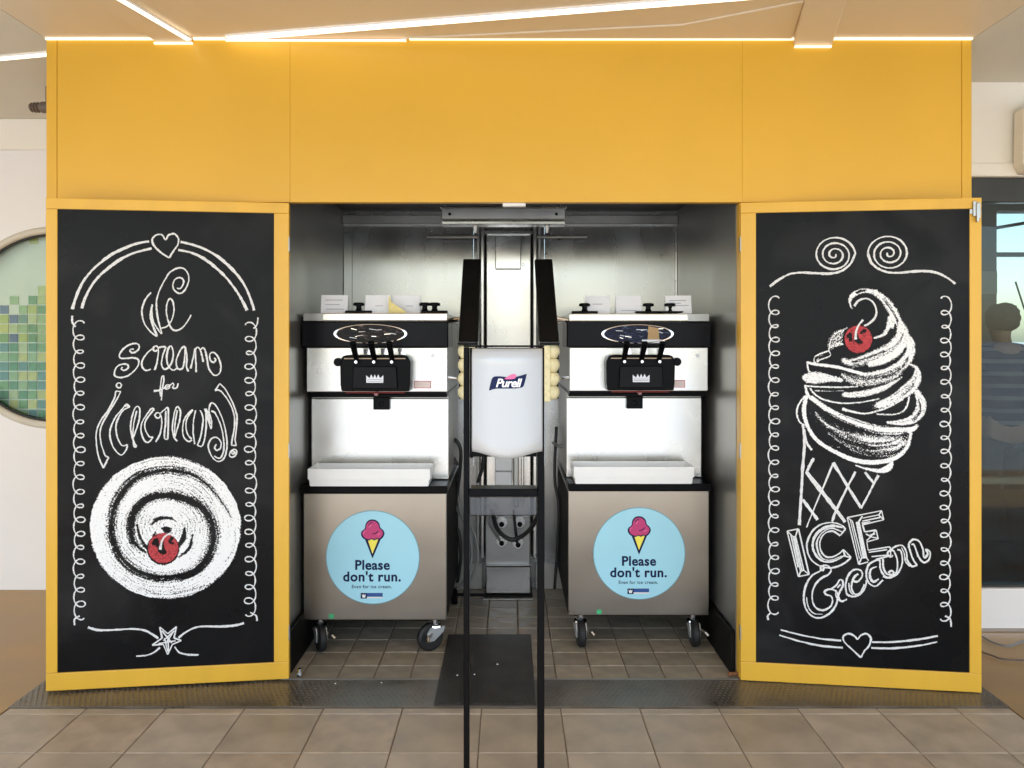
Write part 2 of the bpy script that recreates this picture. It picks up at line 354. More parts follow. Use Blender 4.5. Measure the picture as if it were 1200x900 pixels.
# panel joints
for (p, q) in (((640, 0), (600, 45)), ((1003, 0), (1003, 4)), ):
    pass
def strip(p0, p1, wd, z, m, name, label, frame=True):
    p0, p1 = Vector((*p0, 0)), Vector((*p1, 0)); d = (p1 - p0).normalized(); s = Vector((-d.y, d.x, 0))
    t = thing(name, ((p0 + p1) / 2).to_tuple()[:2] + (z,), label, 'ceiling light', 'glowing strip lights in the ceiling')
    q = [p0 - s * wd / 2, p1 - s * wd / 2, p1 + s * wd / 2, p0 + s * wd / 2]
    slab('diffuser', [(v.x, v.y) for v in q], z - .007, z + .001, m, t)
    for sg in (-1, 1):
        e = [p0 + s * sg * (wd / 2 + .001), p1 + s * sg * (wd / 2 + .001), p1 + s * sg * (wd / 2 + .007), p0 + s * sg * (wd / 2 + .007)]
        slab('trim', [(v.x, v.y) for v in e], z - .005, z + .001, M['white_plastic'], t)
    return t
a, b = (PX(268, 3.262), 3.262), cp(840, -3)
strip(a, ext(a, b, 3.0), .042, ZC - .003, M['led'], 'ceiling_strip_light', 'long bright strip light running diagonally across the ceiling from above the left chalkboard')
a, b = (PX(221, 3.25), 3.25), cp(151, 0)
strip(a, ext(a, b, 4), .022, ZC - .012, M['led'], 'ceiling_strip_light', 'short steep strip light beside the ceiling beam above the left chalkboard')
a, b = cp(54, 62), cp(0, 67)
strip(ext(a, b, -.3), ext(a, b, 12), .03, ZC - .003, M['led'], 'ceiling_strip_light', 'strip light in the grey ceiling left of the cabinet above the porthole')
# glowing gap between ceiling and cabinet top
for (p0, p1, z) in ((54, 180, ZC), (181, 226, zb + .010), (227, 264, ZC), (265, 476, ZC - .006), (480, 930, ZC - .001), (931, 974, zb - .004), (976, 1139, ZC)):
    box('cove_light', PX(p0, 3.276), PX(p1, 3.276), 3.268, 3.279, z - .008, z - .001, M['cove'], ce, bev=0)
# ------------------------------------------------------------------ walls left and right
Yl = 4.47; pc = Vector((PX(62, Yl), 0, PZ(384, Yl))); R = 111 * Yl / F
wl = thing('wall', (-3.5, Yl, 0), 'white wall with a round porthole left of the left chalkboard', 'wall')
bm = bmesh.new(); x0, x1, z0, z1 = -9, XL - .0, 0, PZ(176, Yl)
N = 64; per = []; hole = []
for k in range(N):
    a_ = 2 * math.pi * (k + .5) / N; dx, dz = math.cos(a_), math.sin(a_)
    t = min(((x1 - pc.x) / dx if dx > 0 else (pc.x - (pc.x - 2.0) if False else (-4.9 - pc.x) / dx)), ((z1 - pc.z) / dz if dz > 0 else (z0 - pc.z) / dz))
    per.append((pc.x + dx * t, pc.z + dz * t)); hole.append((pc.x + dx * R, pc.z + dz * R))
for yy in (Yl, Yl + .05):
    pv = [bm.verts.new((x, yy, z)) for x, z in per]; hv = [bm.verts.new((x, yy, z)) for x, z in hole]
    for k in range(N): bm.faces.new((pv[k], pv[(k + 1) % N], hv[(k + 1) % N], hv[k]))
    if yy == Yl: h0 = hv
    else:
        for k in range(N): bm.faces.new((h0[k], h0[(k + 1) % N], hv[(k + 1) % N], hv[k]))
bmesh.ops.recalc_face_normals(bm, faces=bm.faces)
obj('wall_panel', bm, M['wall'], wl)
for cx_, cz_ in ((x1, 0), (x1, z1), (-4.9, 0), (-4.9, z1)): pass
box('wall_panel', -9, -4.9, Yl, Yl + .12, 0, z1, M['wall'], wl, bev=0)
# corners the fan leaves open
bm = bmesh.new()
for (cx_, cz_) in ((x1, z0), (x1, z1), (-4.9, z0), (-4.9, z1)):
    near = sorted(per, key=lambda p: (p[0] - cx_) ** 2 + (p[1] - cz_) ** 2)[:2]
    vs = [bm.verts.new((p[0], Yl, p[1])) for p in (near[0], (cx_, cz_), near[1])]; bm.faces.new(vs)
bmesh.ops.recalc_face_normals(bm, faces=bm.faces); obj('wall_corner', bm, M['wall'], wl)
box('upper_band', -9, XL, Yl - .004, Yl + .12, z1 + .001, ZC, M['wall_cream'], wl, bev=.002)
bm = bmesh.new(); Ro = R * 1.065
bm2 = []
rings = []
for (r, yy) in ((R - .004, Yl + .045), (R - .004, Yl - .006), (R + .006, Yl - .014), (Ro - .008, Yl - .014), (Ro, Yl - .006), (Ro, Yl + .004)):
    rings.append([bm.verts.new((pc.x + r * math.cos(2 * math.pi * k / 96), yy, pc.z + r * math.sin(2 * math.pi * k / 96))) for k in range(96)])
for p, q in zip(rings, rings[1:]):
    for k in range(96): bm.faces.new((p[k], p[(k + 1) % 96], q[(k + 1) % 96], q[k]))
bmesh.ops.recalc_face_normals(bm, faces=bm.faces)
pf = obj('porthole', bm, M['cream_frame'], wl, True)
bm = bmesh.new(); lathe(bm, [(R - .006, 0), (R - .006, .004)], (pc.x, Yl + .02, pc.z), 'y', 64); obj('pane', bm, M['glass_clear'], pf)
bm = bmesh.new(); rings = []
for (r, yy) in ((R - .016, Yl + .016), (R - .0045, Yl + .016), (R - .0045, Yl + .001), (R - .016, Yl + .001)):
    rings.append([bm.verts.new((pc.x + r * math.cos(2 * math.pi * k / 96), yy, pc.z + r * math.sin(2 * math.pi * k / 96))) for k in range(96)])
for p, q in zip(rings, rings[1:] + rings[:1]):
    for k in range(96): bm.faces.new((p[k], p[(k + 1) % 96], q[(k + 1) % 96], q[k]))
bmesh.ops.recalc_face_normals(bm, faces=bm.faces); obj('gasket', bm, M['rubber'], pf)
# mosaic behind the porthole
Ym = Yl + .085; mo = thing('mosaic_wall', (-2.9, Ym, 0), 'green and blue glass mosaic wall seen through the porthole', 'mosaic wall')
box('backing', -5.5, -1.95, Ym, Ym + .1, 0, ZC - .01, mat('pale_mosaic_backing', (.84, .85, .83), .4, var=.05), mo, bev=0)
pal = [mat('mosaic_%d' % i, c, .2, var=.12, vscale=25) for i, c in enumerate([(.09, .30, .16), (.19, .40, .17), (.46, .54, .16), (.60, .60, .22), (.10, .28, .28), (.06, .14, .34), (.32, .50, .28), (.52, .60, .34)])]
meshes = []
pitch = 11.1 * Ym / F
for m_ in pal:
    bm = bmesh.new(); bx(bm, -pitch * .44, pitch * .44, -.005, 0, -pitch * .44, pitch * .44); me = bpy.data.meshes.new('mosaic_tile'); bm.to_mesh(me); bm.free(); me.materials.append(m_); meshes.append(me)
for i in range(-6, 9):
    top = {0: 360, 1: 370, 2: 358, 3: 345, 4: 334, 5: 322, 6: 300}.get(i, 372)
    for j in range(0, 19):
        py = 496 - j * 11.1; px = 5.5 + i * 11.1
        if py < top: continue
        wgt = [3, 3, 3, 2, 2, 1, 2, 1.5] if j > 8 else [4, 3, 2, 2, 2, .5, 2, 1]
        o = bpy.data.objects.new('mosaic_tile', random.choices(meshes, wgt)[0]); C.objects.link(o); o.parent = mo
        p = P(px, py, Ym) - ORG[mo.name]; o.location = (p.x, -.001, p.z)
for (px, py, k) in ((40, 281, 3), (17, 352, 6), (50, 340, 2), (50, 351, 3)):
    o = bpy.data.objects.new('mosaic_tile', meshes[k]); C.objects.link(o); o.parent = mo
    p = P(px, py, Ym) - ORG[mo.name]; o.location = (p.x, -.001, p.z)
# small ribbed fixture under the left ceiling
fx = thing('ceiling_fixture', P(50, 126, 3.9), 'small brown ribbed fitting hanging beside the cabinet under the left ceiling', 'light fitting')
bm = bmesh.new(); c = P(50, 126, 3.9)
lathe(bm, [(.018, -.06), (.024, -.05), (.019, -.045), (.026, -.035), (.02, -.03), (.026, -.02), (.02, -.015), (.028, 0), (.028, .05)], c, 'x', 20); obj('ribbed_body', bm, M['fixture'], fx)
bm = bmesh.new(); tube(bm, [(c.x + .02, c.y, c.z + .02), (c.x + .02, c.y, ZC)], .006); obj('stem', bm, M['fixture'], fx)
# right: white wall over a big window
Yr = 3.83
wr = thing('wall', (3, Yr, 0), 'white wall over and under the dark framed window right of the right chalkboard', 'wall')
zt, zs = PZ(207, Yr), PZ(690, Yr)
box('wall_panel', XR + .002, 9, Yr, Yr + .12, zt, ZC, M['wall_cream'], wr, bev=.003)
box('moulding', XR + .002, 9, Yr - .012, Yr - .001, zt, PZ(191.5, Yr), M['wall_cream'], wr, bev=.003)
box('sill_wall', XR + .002, 9, Yr, Yr + .12, .0, zs, M['wall'], wr, bev=.004)
box('skirting', XR + .002, 9, Yr - .008, Yr - .001, .0, .018, M['chrome'], wr, bev=.002)
ub = thing('wall_unit', P(1215, 170, Yr - .06), 'pale grey boxed unit mounted high on the right wall above the window', 'wall box')
bm = bmesh.new(); prism_y(bm, [(PX(1186, Yr), PZ(133, Yr)), (PX(1200, Yr), PZ(126, Yr)), (PX(1300, Yr), PZ(126, Yr)), (PX(1300, Yr), PZ(206, Yr)), (PX(1190, Yr), PZ(206, Yr)), (PX(1185, Yr), PZ(196, Yr))], Yr - .09, Yr - .013)
bevel(bm, .004, 1); obj('housing', bm, M['wall_cream'], ub)
wd = thing('window', (2.9, Yr, zs), 'large dark framed window beside the right chalkboard with a reflected person built behind it', 'window')
fy0, fy1 = Yr + .02, Yr + .08
box('head_rail', XR + .01, 5.2, fy0, fy1, PZ(236, Yr), zt - .001, M['frame_dark'], wd, bev=.003)
box('stile', XR + .01, PX(1148, Yr), fy0, fy1, zs + .001, PZ(236, Yr) - .001, M['frame_dark'], wd, bev=.003)
box('stile', 5.1, 5.2, fy0, fy1, zs + .001, PZ(236, Yr) - .001, M['frame_dark'], wd, bev=.003)
box('bottom_rail', PX(1148, Yr) + .001, 5.099, fy0, fy1, zs + .001, zs + .012, M['frame_dark'], wd, bev=.002)
box('pane', PX(1148, Yr) + .001, 5.099, fy0 + .02, fy0 + .028, zs + .013, PZ(236, Yr) - .001, M['glass'], wd, bev=0)
# room behind the window, built to stand in for a reflection in the glass
Yw = 6.2
rf = tag(box('reflected_floor', 1.95, 8.9, Yr + .125, Yw - .001, -.0005, .004, M['reflected_floor'], bev=0), 'dark brown floor behind the window, built for the floor it reflects', kind='structure')
fw = thing('far_wall', (4, Yw, 0), 'dark green far wall with bright windows, built behind the glass for its reflection', 'wall')
wx, wz0, wz1 = PX(1168, Yw), PZ(520, Yw), PZ(247, Yw)
box('wall_pier', 1.95, wx, Yw, Yw + .15, 0, ZC, M['reflected_wall'], fw, bev=0)
box('wall_base', wx + .001, 8.9, Yw, Yw + .15, 0, wz0, M['reflected_wall'], fw, bev=0)
box('wall_head', wx + .001, 8.9, Yw, Yw + .15, wz1, ZC, M['reflected_wall'], fw, bev=0)
wf = box('window_frame', wx + .001, 8.9, Yw + .03, Yw + .09, PZ(300, Yw), PZ(295, Yw), M['frame_dark'], fw, bev=.003)
for k in range(1, 4): box('mullion', wx + k * 1.4, wx + k * 1.4 + .05, Yw + .03, Yw + .09, wz0 + .001, PZ(300, Yw) - .001, M['frame_dark'], fw, bev=.003)
box('pane', wx + .002, 8.9, Yw + .12, Yw + .126, wz0 + .001, wz1 - .001, M['glass_clear'], fw, bev=0)
bm = bmesh.new(); tube(bm, [P(1168, 267, Yw - .05), P(1215, 259, Yw - .05), P(1300, 245, Yw - .05)], .013); obj('blind_rod', bm, M['frame_dark'], fw)
box('reflected_side', 8.9, 9.0, Yr + .125, Yw + .15, 0, ZC, M['reflected_wall'], fw, bev=0)
box('reflected_side', 1.935, 1.949, Yr + .125, Yw + .15, 0, ZC, M['reflected_wall'], fw, bev=0)
box('reflected_pale_band', wx - .16, wx - .002, Yw - .012, Yw - .001, PZ(345, Yw), PZ(318, Yw), mat('grey_green_panel', (.34, .38, .35), .5), fw, bev=.002)  # paler panel painted in for a band of the glass reflection
ra = thing('low_rail', (4, 4.35, 0), 'low pale grey knee high rail built behind the window for its reflection', 'rail')
box('bar', 1.96, 8.8, 4.30, 4.34, PZ(568, 4.3), PZ(559, 4.3), mat('rail_grey', (.30, .29, .26), .4, .3), ra, bev=.006)
for x in (2.2, 3.6, 5.0, 6.4, 7.8): box('rail_post', x, x + .04, 4.305, 4.335, .004, PZ(568, 4.3) - .001, M['frame_dark'], ra, bev=.003)
box('infill_panel', 1.96, 8.8, 4.315, 4.322, .09, PZ(568, 4.3) - .03, glassmat('smoky_infill', (.35, .35, .27), .03), ra, bev=0)
ln = thing('cord', P(1196, 345, 5.4), 'thin dark slanting line built behind the window for its reflection', 'cord')
bm = bmesh.new(); tube(bm, [P(1190, 330, 5.4), P(1199, 358, 5.4), P(1215, 400, 5.4)], .006); obj('strand', bm, M['cable'], ln)
# ------------------------------------------------------------------ the yellow cabinet
kb = thing('kiosk', (0, Yf, 0), 'yellow cabinet with two open chalkboard doors round a steel alcove of ice cream machines', 'kiosk')
AL, AR = -.94, .95; ZL = 1.975; ZR = 2.135              # alcove sides, lintel, alcove roof
def fpan(n, p0, p1, z0, z1, m=M['yellow'], y0=Yf, y1=Yf + .04, b=.0025): return box(n, PX(p0, Yf), PX(p1, Yf), y0, y1, z0, z1, m, kb, b)
fpan('fascia_panel', 67.2, 339.75, ZL, ZC - .002, b=.0008); fpan('fascia_panel', 339.9, 869.8, ZL, ZC - .002, b=.0008); fpan('fascia_panel', 869.95, 1126.5, ZL, ZC - .002, b=.0008)
fpan('corner_trim', 54, 66.6, ZL, ZC - .002); fpan('corner_trim', 1127.2, 1139, ZL, ZC - .002)
box('front_panel', XL, AL - .03, Yf + .002, Yf + .04, .006, ZL - .001, M['yellow'], kb); box('front_panel', AR + .03, XR, Yf + .002, Yf + .04, .006, ZL - .001, M['yellow'], kb)
box('side_wall', XL, XL + .03, Yf + .041, 5.0, .0, ZC - .002, M['yellow'], kb, 0); box('side_wall', XR - .03, XR, Yf + .041, 5.0, .0, ZC - .002, M['yellow'], kb, 0)
box('jamb', AL - .029, AL - .002, Yf + .002, Yf + .05, .006, ZL - .001, M['yellow_frame'], kb); box('jamb', AR + .002, AR + .029, Yf + .002, Yf + .05, .006, ZL - .001, M['yellow_frame'], kb)
box('alcove_side', AL - .03, AL, Yf + .051, Yb, .0, ZR, M['steel_side'], kb, 0); box('alcove_side', AR, AR + .03, Yf + .051, Yb, .0, ZR, M['steel_side'], kb, 0)
box('alcove_roof', AL - .03, AR + .03, Yf + .041, Yb + .03, ZR + .001, ZR + .03, M['roof_steel'], kb, 0)
box('added_dark_lining', AL + .001, AR - .001, Yf + .041, Yf + .046, ZL, ZR, M['black_matte'], kb, 0)  # dark panel added so the steel back wall mirrors darkness up here
box('back_panel', AL - .03, -.205, Yb, Yb + .03, 0, ZR, M['steel'], kb, 0); box('back_panel', .2, AR + .03, Yb, Yb + .03, 0, ZR, M['steel'], kb, 0)
box('back_panel', -.203, .198, Yb + .002, Yb + .03, 0, ZR, M['steel'], kb, 0)
box('kick_rail', AR - .022, AR - .001, 3.335, 4.45, .001, .185, M['black_matte'], kb, .004); box('kick_rail', AL + .001, AL + .022, 3.335, 4.45, .001, .185, M['black_matte'], kb, .004)
box('corner_strip', AL + .001, AL + .05, Yb - .008, Yb - .001, 0, ZR - .12, M['steel'], kb, .002)
box('corner_strip', AR - .014, AR - .001, Yb - .014, Yb - .001, 0, ZR - .12, M['steel_face'], kb, .002)
box('top_rail', AL + .001, AR - .001, Yb - .05, Yb - .001, PZ(262.5, 4.45), PZ(252, 4.45), M['steel_side'], kb, .003)
box('skirting', AL + .024, -.15, Yb - .02, Yb - .001, .0, .15, M['steel_side'], kb, .003); box('skirting', .145, AR - .024, Yb - .02, Yb - .001, .0, .15, M['steel_side'], kb, .003)
box('floor_trim', AL, AR, 3.277, 3.2805, -.02, .006, M['steel_side'], kb, 0)
for (x, z) in ((640, 298), (775, 300), (505, 270), (388, 300)):
    bm = bmesh.new(); lathe(bm, [(.008, .0), (.008, -.004), (.004, -.007)], (PX(x, Yb), Yb - .001, PZ(z, Yb)), 'y', 10); obj('screw', bm, M['chrome'], kb)
# service duct in the middle of the back wall
du = thing('service_duct', (0, 4.4, 0), 'tall steel service duct up the middle of the alcove back wall with hose sockets', 'duct')
D4 = 4.4
box('channel', PX(570, D4), PX(622, D4), D4 + .0, 4.499, .2, PZ(272, D4), M['steel_face'], du, .004)
for a_, b_ in ((563.5, 567.5), (624.5, 629)): box('flange', PX(a_, D4), PX(b_, D4), D4 - .02, 4.499, .2, PZ(266, D4), M['steel_face'], du, .004)
for a_ in (568.0, 622.6): box('groove', PX(a_, D4), PX(a_ + 1.5, D4), D4 + .02, 4.499, .2, PZ(268, D4), M['black_matte'], du, 0)
for a_ in (558.5,): box('edge_strip', PX(a_, D4), PX(a_ + 3.2, D4), D4 + .04, 4.499, .2, PZ(262, D4), M['steel_side'], du, .002)
box('edge_strip', PX(631, D4), PX(634, D4), D4 + .04, 4.499, .2, PZ(262, D4), M['steel_side'], du, .002)
cb = box('cover_box', PX(580.5, D4), PX(610.5, D4), D4 - .035, D4 - .001, PZ(316, D4), PZ(277, D4), M['steel_face'], du, .004)
bm = bmesh.new(); lathe(bm, [(.008, 0), (.008, -.012), (.004, -.016)], (PX(613, D4), D4 - .001, PZ(310.5, D4)), 'y', 12); obj('knob', bm, M['chrome'], du)
box('cap', PX(568, D4), PX(624, D4), D4 - .03, D4 - .001, PZ(275, D4), PZ(271, D4), M['steel_face'], du, .002)
box('socket_box', PX(580, 4.3), PX(600, 4.3), 4.3, 4.399, PZ(552, 4.3), PZ(536, 4.3), M['white_plastic'], du, .004)
box('socket_box', PX(580, 4.3), PX(600, 4.3), 4.3, 4.399, PZ(569, 4.3), PZ(553, 4.3), M['white_plastic'], du, .004)
box('conduit', PX(601.5, 4.33), PX(608, 4.33), 4.33, 4.399, PZ(596, 4.3), PZ(500, 4.3), M['steel_side'], du, .006)
box('conduit', PX(611, 4.33), PX(614, 4.33), 4.33, 4.399, PZ(596, 4.3), PZ(500, 4.3), M['steel_face'], du, .004)
sp_ = box('socket_plate', PX(569, 4.38), PX(621, 4.38), 4.375, 4.399, PZ(664, 4.38), PZ(606, 4.38), mat('grey_plate', (.30, .30, .29), .4, .6, var=.1), du, .003)
for (x, y) in ((588, 612), (609, 612), (588, 634), (607, 636)):
    bm = bmesh.new(); c = (PX(x, 4.37), 4.374, PZ(y, 4.37)); lathe(bm, [(.030, 0), (.030, -.008), (.020, -.010), (.019, -.03), (.022, -.032), (.022, -.045), (.014, -.047)], c, 'y', 16)
    so = obj('socket', bm, M['white_plastic'], du, False)
    bm = bmesh.new(); lathe(bm, [(.0135, -.046), (.0135, -.06)], c, 'y', 14); obj('plug', bm, M['black'], so)
box('foot_box', PX(569, 4.33), PX(622, 4.33), 4.33, 4.498, .022, PZ(663.5, 4.33), M['steel_face'], du, .006)
box('foot_plate', PX(567, 4.31), PX(624, 4.31), 4.31, 4.5, .0, .02, M['black_matte'], du, .002)
box('foot_lip', PX(566, 4.3), PX(625, 4.3), 4.29, 4.309, .0, .010, M['steel_face'], du, .002)
# light housing and small sensor at the lintel
lh = thing('light_housing', P(590, 252, 3.62), 'long grey steel housing hung under the alcove roof behind the lintel', 'light housing')
box('body', PX(517, 3.6), PX(663, 3.6), 3.6, 3.72, PZ(257, 3.6), PZ(243.5, 3.6), M['steel_side'], lh, .004)
box('lower_rail', PX(517, 3.6), PX(663, 3.6), 3.61, 3.70, PZ(262.5, 3.6), PZ(258.5, 3.6), M['steel_face'], lh, .003)
box('top_lip', PX(516, 3.6), PX(664, 3.6), 3.597, 3.73, PZ(243.4, 3.6), PZ(241.8, 3.6), M['steel_face'], lh, .001)
for x in (522, 656): 
    bm = bmesh.new(); tube(bm, [P(x, 244, 3.66), (PX(x, 3.66), 3.66, ZR)], .006); obj('hanger', bm, M['steel_side'], lh)
for x in (527, 652):
    bm = bmesh.new(); lathe(bm, [(.007, 0), (.007, -.004)], (PX(x, 3.6), 3.599, PZ(251, 3.6)), 'y', 10); obj('screw', bm, M['black'], lh)
for x in (557, 641):
    bm = bmesh.new(); tube(bm, [P(x, 262.5, 3.66), P(x, 268, 3.66), P(x, 273, 3.66)], [.012, .010, .006]); obj('bracket', bm, M['steel_side'], lh)
for a_ in (500, 628):
    bm = bmesh.new(); tube(bm, [P(a_, 277.5, 4.42), P(a_ + 60, 277.5, 4.42)], .011); obj('pipe', bm, M['steel_side'], kb)
se = box('door_magnet', PX(589, 3.31), PX(616, 3.31), 3.30, 3.33, PZ(241.5, 3.3), PZ(236.6, 3.3), M['white_plastic'], kb, .002)

# ------------------------------------------------------------------ doors with chalk drawings
class Door:
    def __init__(s, xi, xo, yi, yo, m):
        s.a = Vector((xi, yi)); s.b = Vector((xo, yo)); s.L = (s.b - s.a).length; s.u = (s.b - s.a) / s.L
        s.n = Vector((s.u.y, -s.u.x)); 
        if s.n.y > 0: s.n = -s.n                        # towards the deck
        s.m = m
    def w(s, u, d, z):                                  # along the leaf from the hinge, out of the face, up
        p = s.a + s.u * u + s.n * d; return Vector((p.x, p.y, z))
    def uz(s, px, py):                                  # photo pixel -> place on the face
        dx = (px - CX) / F
        t = (s.a.x - dx * s.a.y) / (dx * s.u.y - s.u.x); D = s.a.y + s.u.y * t
        return t, PZ(py, D)
    def box(s, name, u0, u1, d0, d1, z0, z1, m, parent, bev=.0025):
        bm = bmesh.new(); hexa(bm, [s.w(u0, d0, z0), s.w(u1, d0, z0), s.w(u1, d1, z0), s.w(u0, d1, z0), s.w(u0, d0, z1), s.w(u1, d0, z1), s.w(u1, d1, z1), s.w(u0, d1, z1)])
        bmesh.ops.recalc_face_normals(bm, faces=bm.faces)
        if bev: bevel(bm, bev, 2)
        return obj(name, bm, m, parent)
def door(xi_px, xo_px, brd, ztop, zbot, lab):
    yi, yo = 3.262, 3.145
    d = Door(PX(xi_px, yi), PX(xo_px, yo), yi, yo, 0)
    T = .038
    # board opening from the photo's inner edges
    ui, _ = d.uz(brd[0], 500); uo, _ = d.uz(brd[1], 500)
    zb_, zt_ = brd[2], brd[3]
    pan = d.box('door', .003, d.L - .003, -T + .004, -.006, zbot + .003, ztop - .003, M['yellow'], kb, .002); pan['label'] = lab
    d.box('frame_rail', 0, d.L, -T, 0, zt_ + .0005, ztop, M['yellow_frame'], pan); d.box('frame_rail', 0, d.L, -T, 0, zbot, zb_ - .0005, M['yellow_frame'], pan)
    d.box('frame_stile', 0, ui, -T + .001, -.0005, zb_, zt_, M['yellow_frame'], pan); d.box('frame_stile', uo, d.L, -T + .001, -.0005, zb_, zt_, M['yellow_frame'], pan)
    d.box('chalkboard', ui + .0005, uo - .0005, -.0058, -.004, zb_ + .0005, zt_ - .0005, M['board'], pan, 0)
    d.pan = pan; d.k = 0
    for z in (1.80, .95, .2):
        d.box('hinge', -.003, .002, -.02, .0015, z - .03, z + .03, M['steel_side'], pan, .001)
    return d
DL = door(338.5, 53.5, (321, 67, .083, 1.926), 1.969, .013, 'left door leaf with a chalk swirl and the words we scream for icecream')
DR = door(868, 1150.5, (886, 1136.5, .083, 1.927), 1.970, .007, 'right door leaf with a chalk soft serve cone and the words ice cream')
def chalk(door_, name, strokes, wpx=2.1, m='chalk', parent=None, off0=None):
    """strokes: lists of (px, py[, width]) photo points on the door face, smoothed to slightly ragged ribbons"""
    bm = bmesh.new()
    for st in strokes:
        pts = st['p'] if isinstance(st, dict) else st
        wd = st.get('w', wpx) if isinstance(st, dict) else wpx
        n = st.get('n', 6) if isinstance(st, dict) else 6
        if n > 1: pts = crom([(p[0], p[1], p[2] if len(p) > 2 else wd) for p in pts], n)
        else: pts = [np.array((p[0], p[1], p[2] if len(p) > 2 else wd), float) for p in pts]
        q = [np.array((*door_.uz(p[0], p[1]), p[2])) for p in pts]
        prev = None; ds = .00355 * .5
        door_.k += 1
        off = -.0038 + (door_.k % 60) * .00004
        if off0: off = off0
        for i, p in enumerate(q):
            dd = q[min(i + 1, len(q) - 1)][:2] - q[max(i - 1, 0)][:2]; L = np.hypot(*dd) or 1e-6
            nn = np.array((-dd[1], dd[0])) / L; ww = p[2] * ds * .90 * random.uniform(.8, 1.2) * (1.08 + .2 * math.sin(i * .21 + door_.k)); o2 = off + i * .000002
            e = random.uniform(-.15, .15) * ds * 2
            a_ = bm.verts.new(door_.w(p[0] + nn[0] * (ww + e), o2, p[1] + nn[1] * (ww + e))); b_ = bm.verts.new(door_.w(p[0] - nn[0] * (ww - e), o2, p[1] - nn[1] * (ww - e)))
            if prev: bm.faces.new((prev[0], prev[1], b_, a_))
            prev = (a_, b_)
    return obj(name, bm, M[m], parent or door_.pan)
def T(s, ox, oy, pts, wmul=None): return [((p[0] / s + ox), (p[1] / s + oy)) + ((p[2] / s,) if len(p) > 2 else ()) for p in pts]
def coil(x0, y0, x1, y1, n, A, B, side):
    pts = []
    for k in range(n * 18 + 1):
        t = k / 18 * 2 * math.pi; f_ = k / (n * 18)
        jit = 1 + .10 * math.sin(k / 18 * 2.3) + .07 * math.sin(k / 18 * 5.1)
        c = math.cos(t); xx = side * (A * c * (1 if c > 0 else .75)) * jit
        pts.append((x0 + (x1 - x0) * f_ + xx, y0 + (y1 - y0) * f_ - B * math.sin(t) * jit, 1.45))
    return pts
# --- left board, border
c3 = lambda pts: T(3, 0, 200, pts)
chalk(DL, 'chalk_arch', [c3([(253, 487), (262, 455), (285, 400), (315, 358), (350, 325), (390, 295), (430, 275), (475, 257), (523, 248)]),
    c3([(286, 484), (297, 450), (320, 405), (350, 368), (380, 342), (415, 316), (450, 297), (490, 283), (532, 273)]),
    c3([(634, 250), (680, 261), (722, 277), (765, 302), (802, 333), (835, 368), (862, 408), (880, 450), (893, 491)]),
    c3([(626, 278), (665, 286), (700, 300), (738, 324), (770, 352), (800, 382), (830, 422), (850, 455), (868, 491)])], 2.9)
chalk(DL, 'chalk_heart', [c3([(594, 306), (568, 290), (541, 264), (534, 242), (548, 226), (568, 225), (581, 242), (592, 226), (612, 222), (626, 238), (624, 260), (607, 285), (594, 306)])], 1.9)
chalk(DL, 'chalk_coil', [coil(91, 379, 92, 724, 21, 7, 6.2, 1), [(84, 370), (84.5, 378), (88, 383)], [(93, 722), (87, 726), (87, 733)]], 1.9)
chalk(DL, 'chalk_coil', [coil(294.5, 381, 294.5, 720, 21, 7, 6.2, -1), [(302, 372), (301, 380), (297, 385)], [(293, 718), (300, 722), (301, 728)]], 1.9)
w1 = lambda pts: T(6.667, 110, 300, pts)
chalk(DL, 'chalk_lettering', [
    w1([(445, 285), (400, 340), (375, 410), (378, 480), (400, 540), (440, 590), (490, 625), (468, 570), (442, 490), (440, 430), (455, 378)]),
    {'p': w1([(455, 380), (449, 440), (462, 510), (490, 560), (528, 606), (505, 520), (490, 430), (488, 350), (510, 270), (545, 200), (590, 130), (650, 95), (700, 98), (735, 140), (738, 200), (710, 265), (670, 292), (630, 270), (615, 230), (630, 185), (670, 168), (698, 188), (693, 228), (670, 255), (648, 250)])},
    w1([(447, 400), (446, 480), (465, 550), (490, 610)]),
    w1([(525, 565), (575, 545), (610, 490), (625, 420), (615, 355), (592, 333), (570, 370), (565, 440), (580, 510), (605, 565), (640, 582), (690, 560), (730, 510), (758, 460)])], 1.7)
w2 = lambda pts: T(5.626, 100, 390, pts)
chalk(DL, 'chalk_lettering', [
    w2([(318, 108), (300, 108), (292, 120), (308, 132), (335, 122), (353, 102), (350, 80), (330, 70), (290, 78), (250, 105), (225, 140), (225, 162), (250, 170), (310, 165), (345, 175), (350, 205), (325, 245), (280, 283), (230, 295), (195, 285), (190, 260), (205, 225), (240, 207), (275, 210), (280, 232), (255, 248), (236, 240), (243, 226)]),
    w2([(438, 106), (405, 135), (375, 180), (372, 220), (395, 248), (430, 240)]),
    w2([(475, 112), (458, 122), (445, 105), (458, 88), (478, 98), (478, 150), (470, 200), (455, 246)]),
    w2([(480, 98), (505, 93), (528, 96), (512, 140), (500, 200), (515, 238), (545, 230), (570, 190), (578, 140), (570, 95), (555, 90), (540, 120), (535, 180), (550, 225), (578, 247), (602, 233)]),
    w2([(658, 95), (640, 95), (612, 140), (598, 190), (605, 230), (625, 241), (645, 220), (655, 150), (658, 97), (668, 160), (666, 220), (678, 256)]),
    w2([(693, 236), (708, 170), (722, 105), (726, 170), (730, 260)]), w2([(722, 115), (738, 95), (755, 110), (768, 150), (776, 192)]),
    w2([(758, 112), (775, 98), (790, 120), (802, 180), (815, 240), (850, 280), (882, 268), (893, 225), (880, 172), (855, 135), (830, 130), (818, 152), (825, 182), (845, 195), (858, 178), (848, 165)])], 1.8)
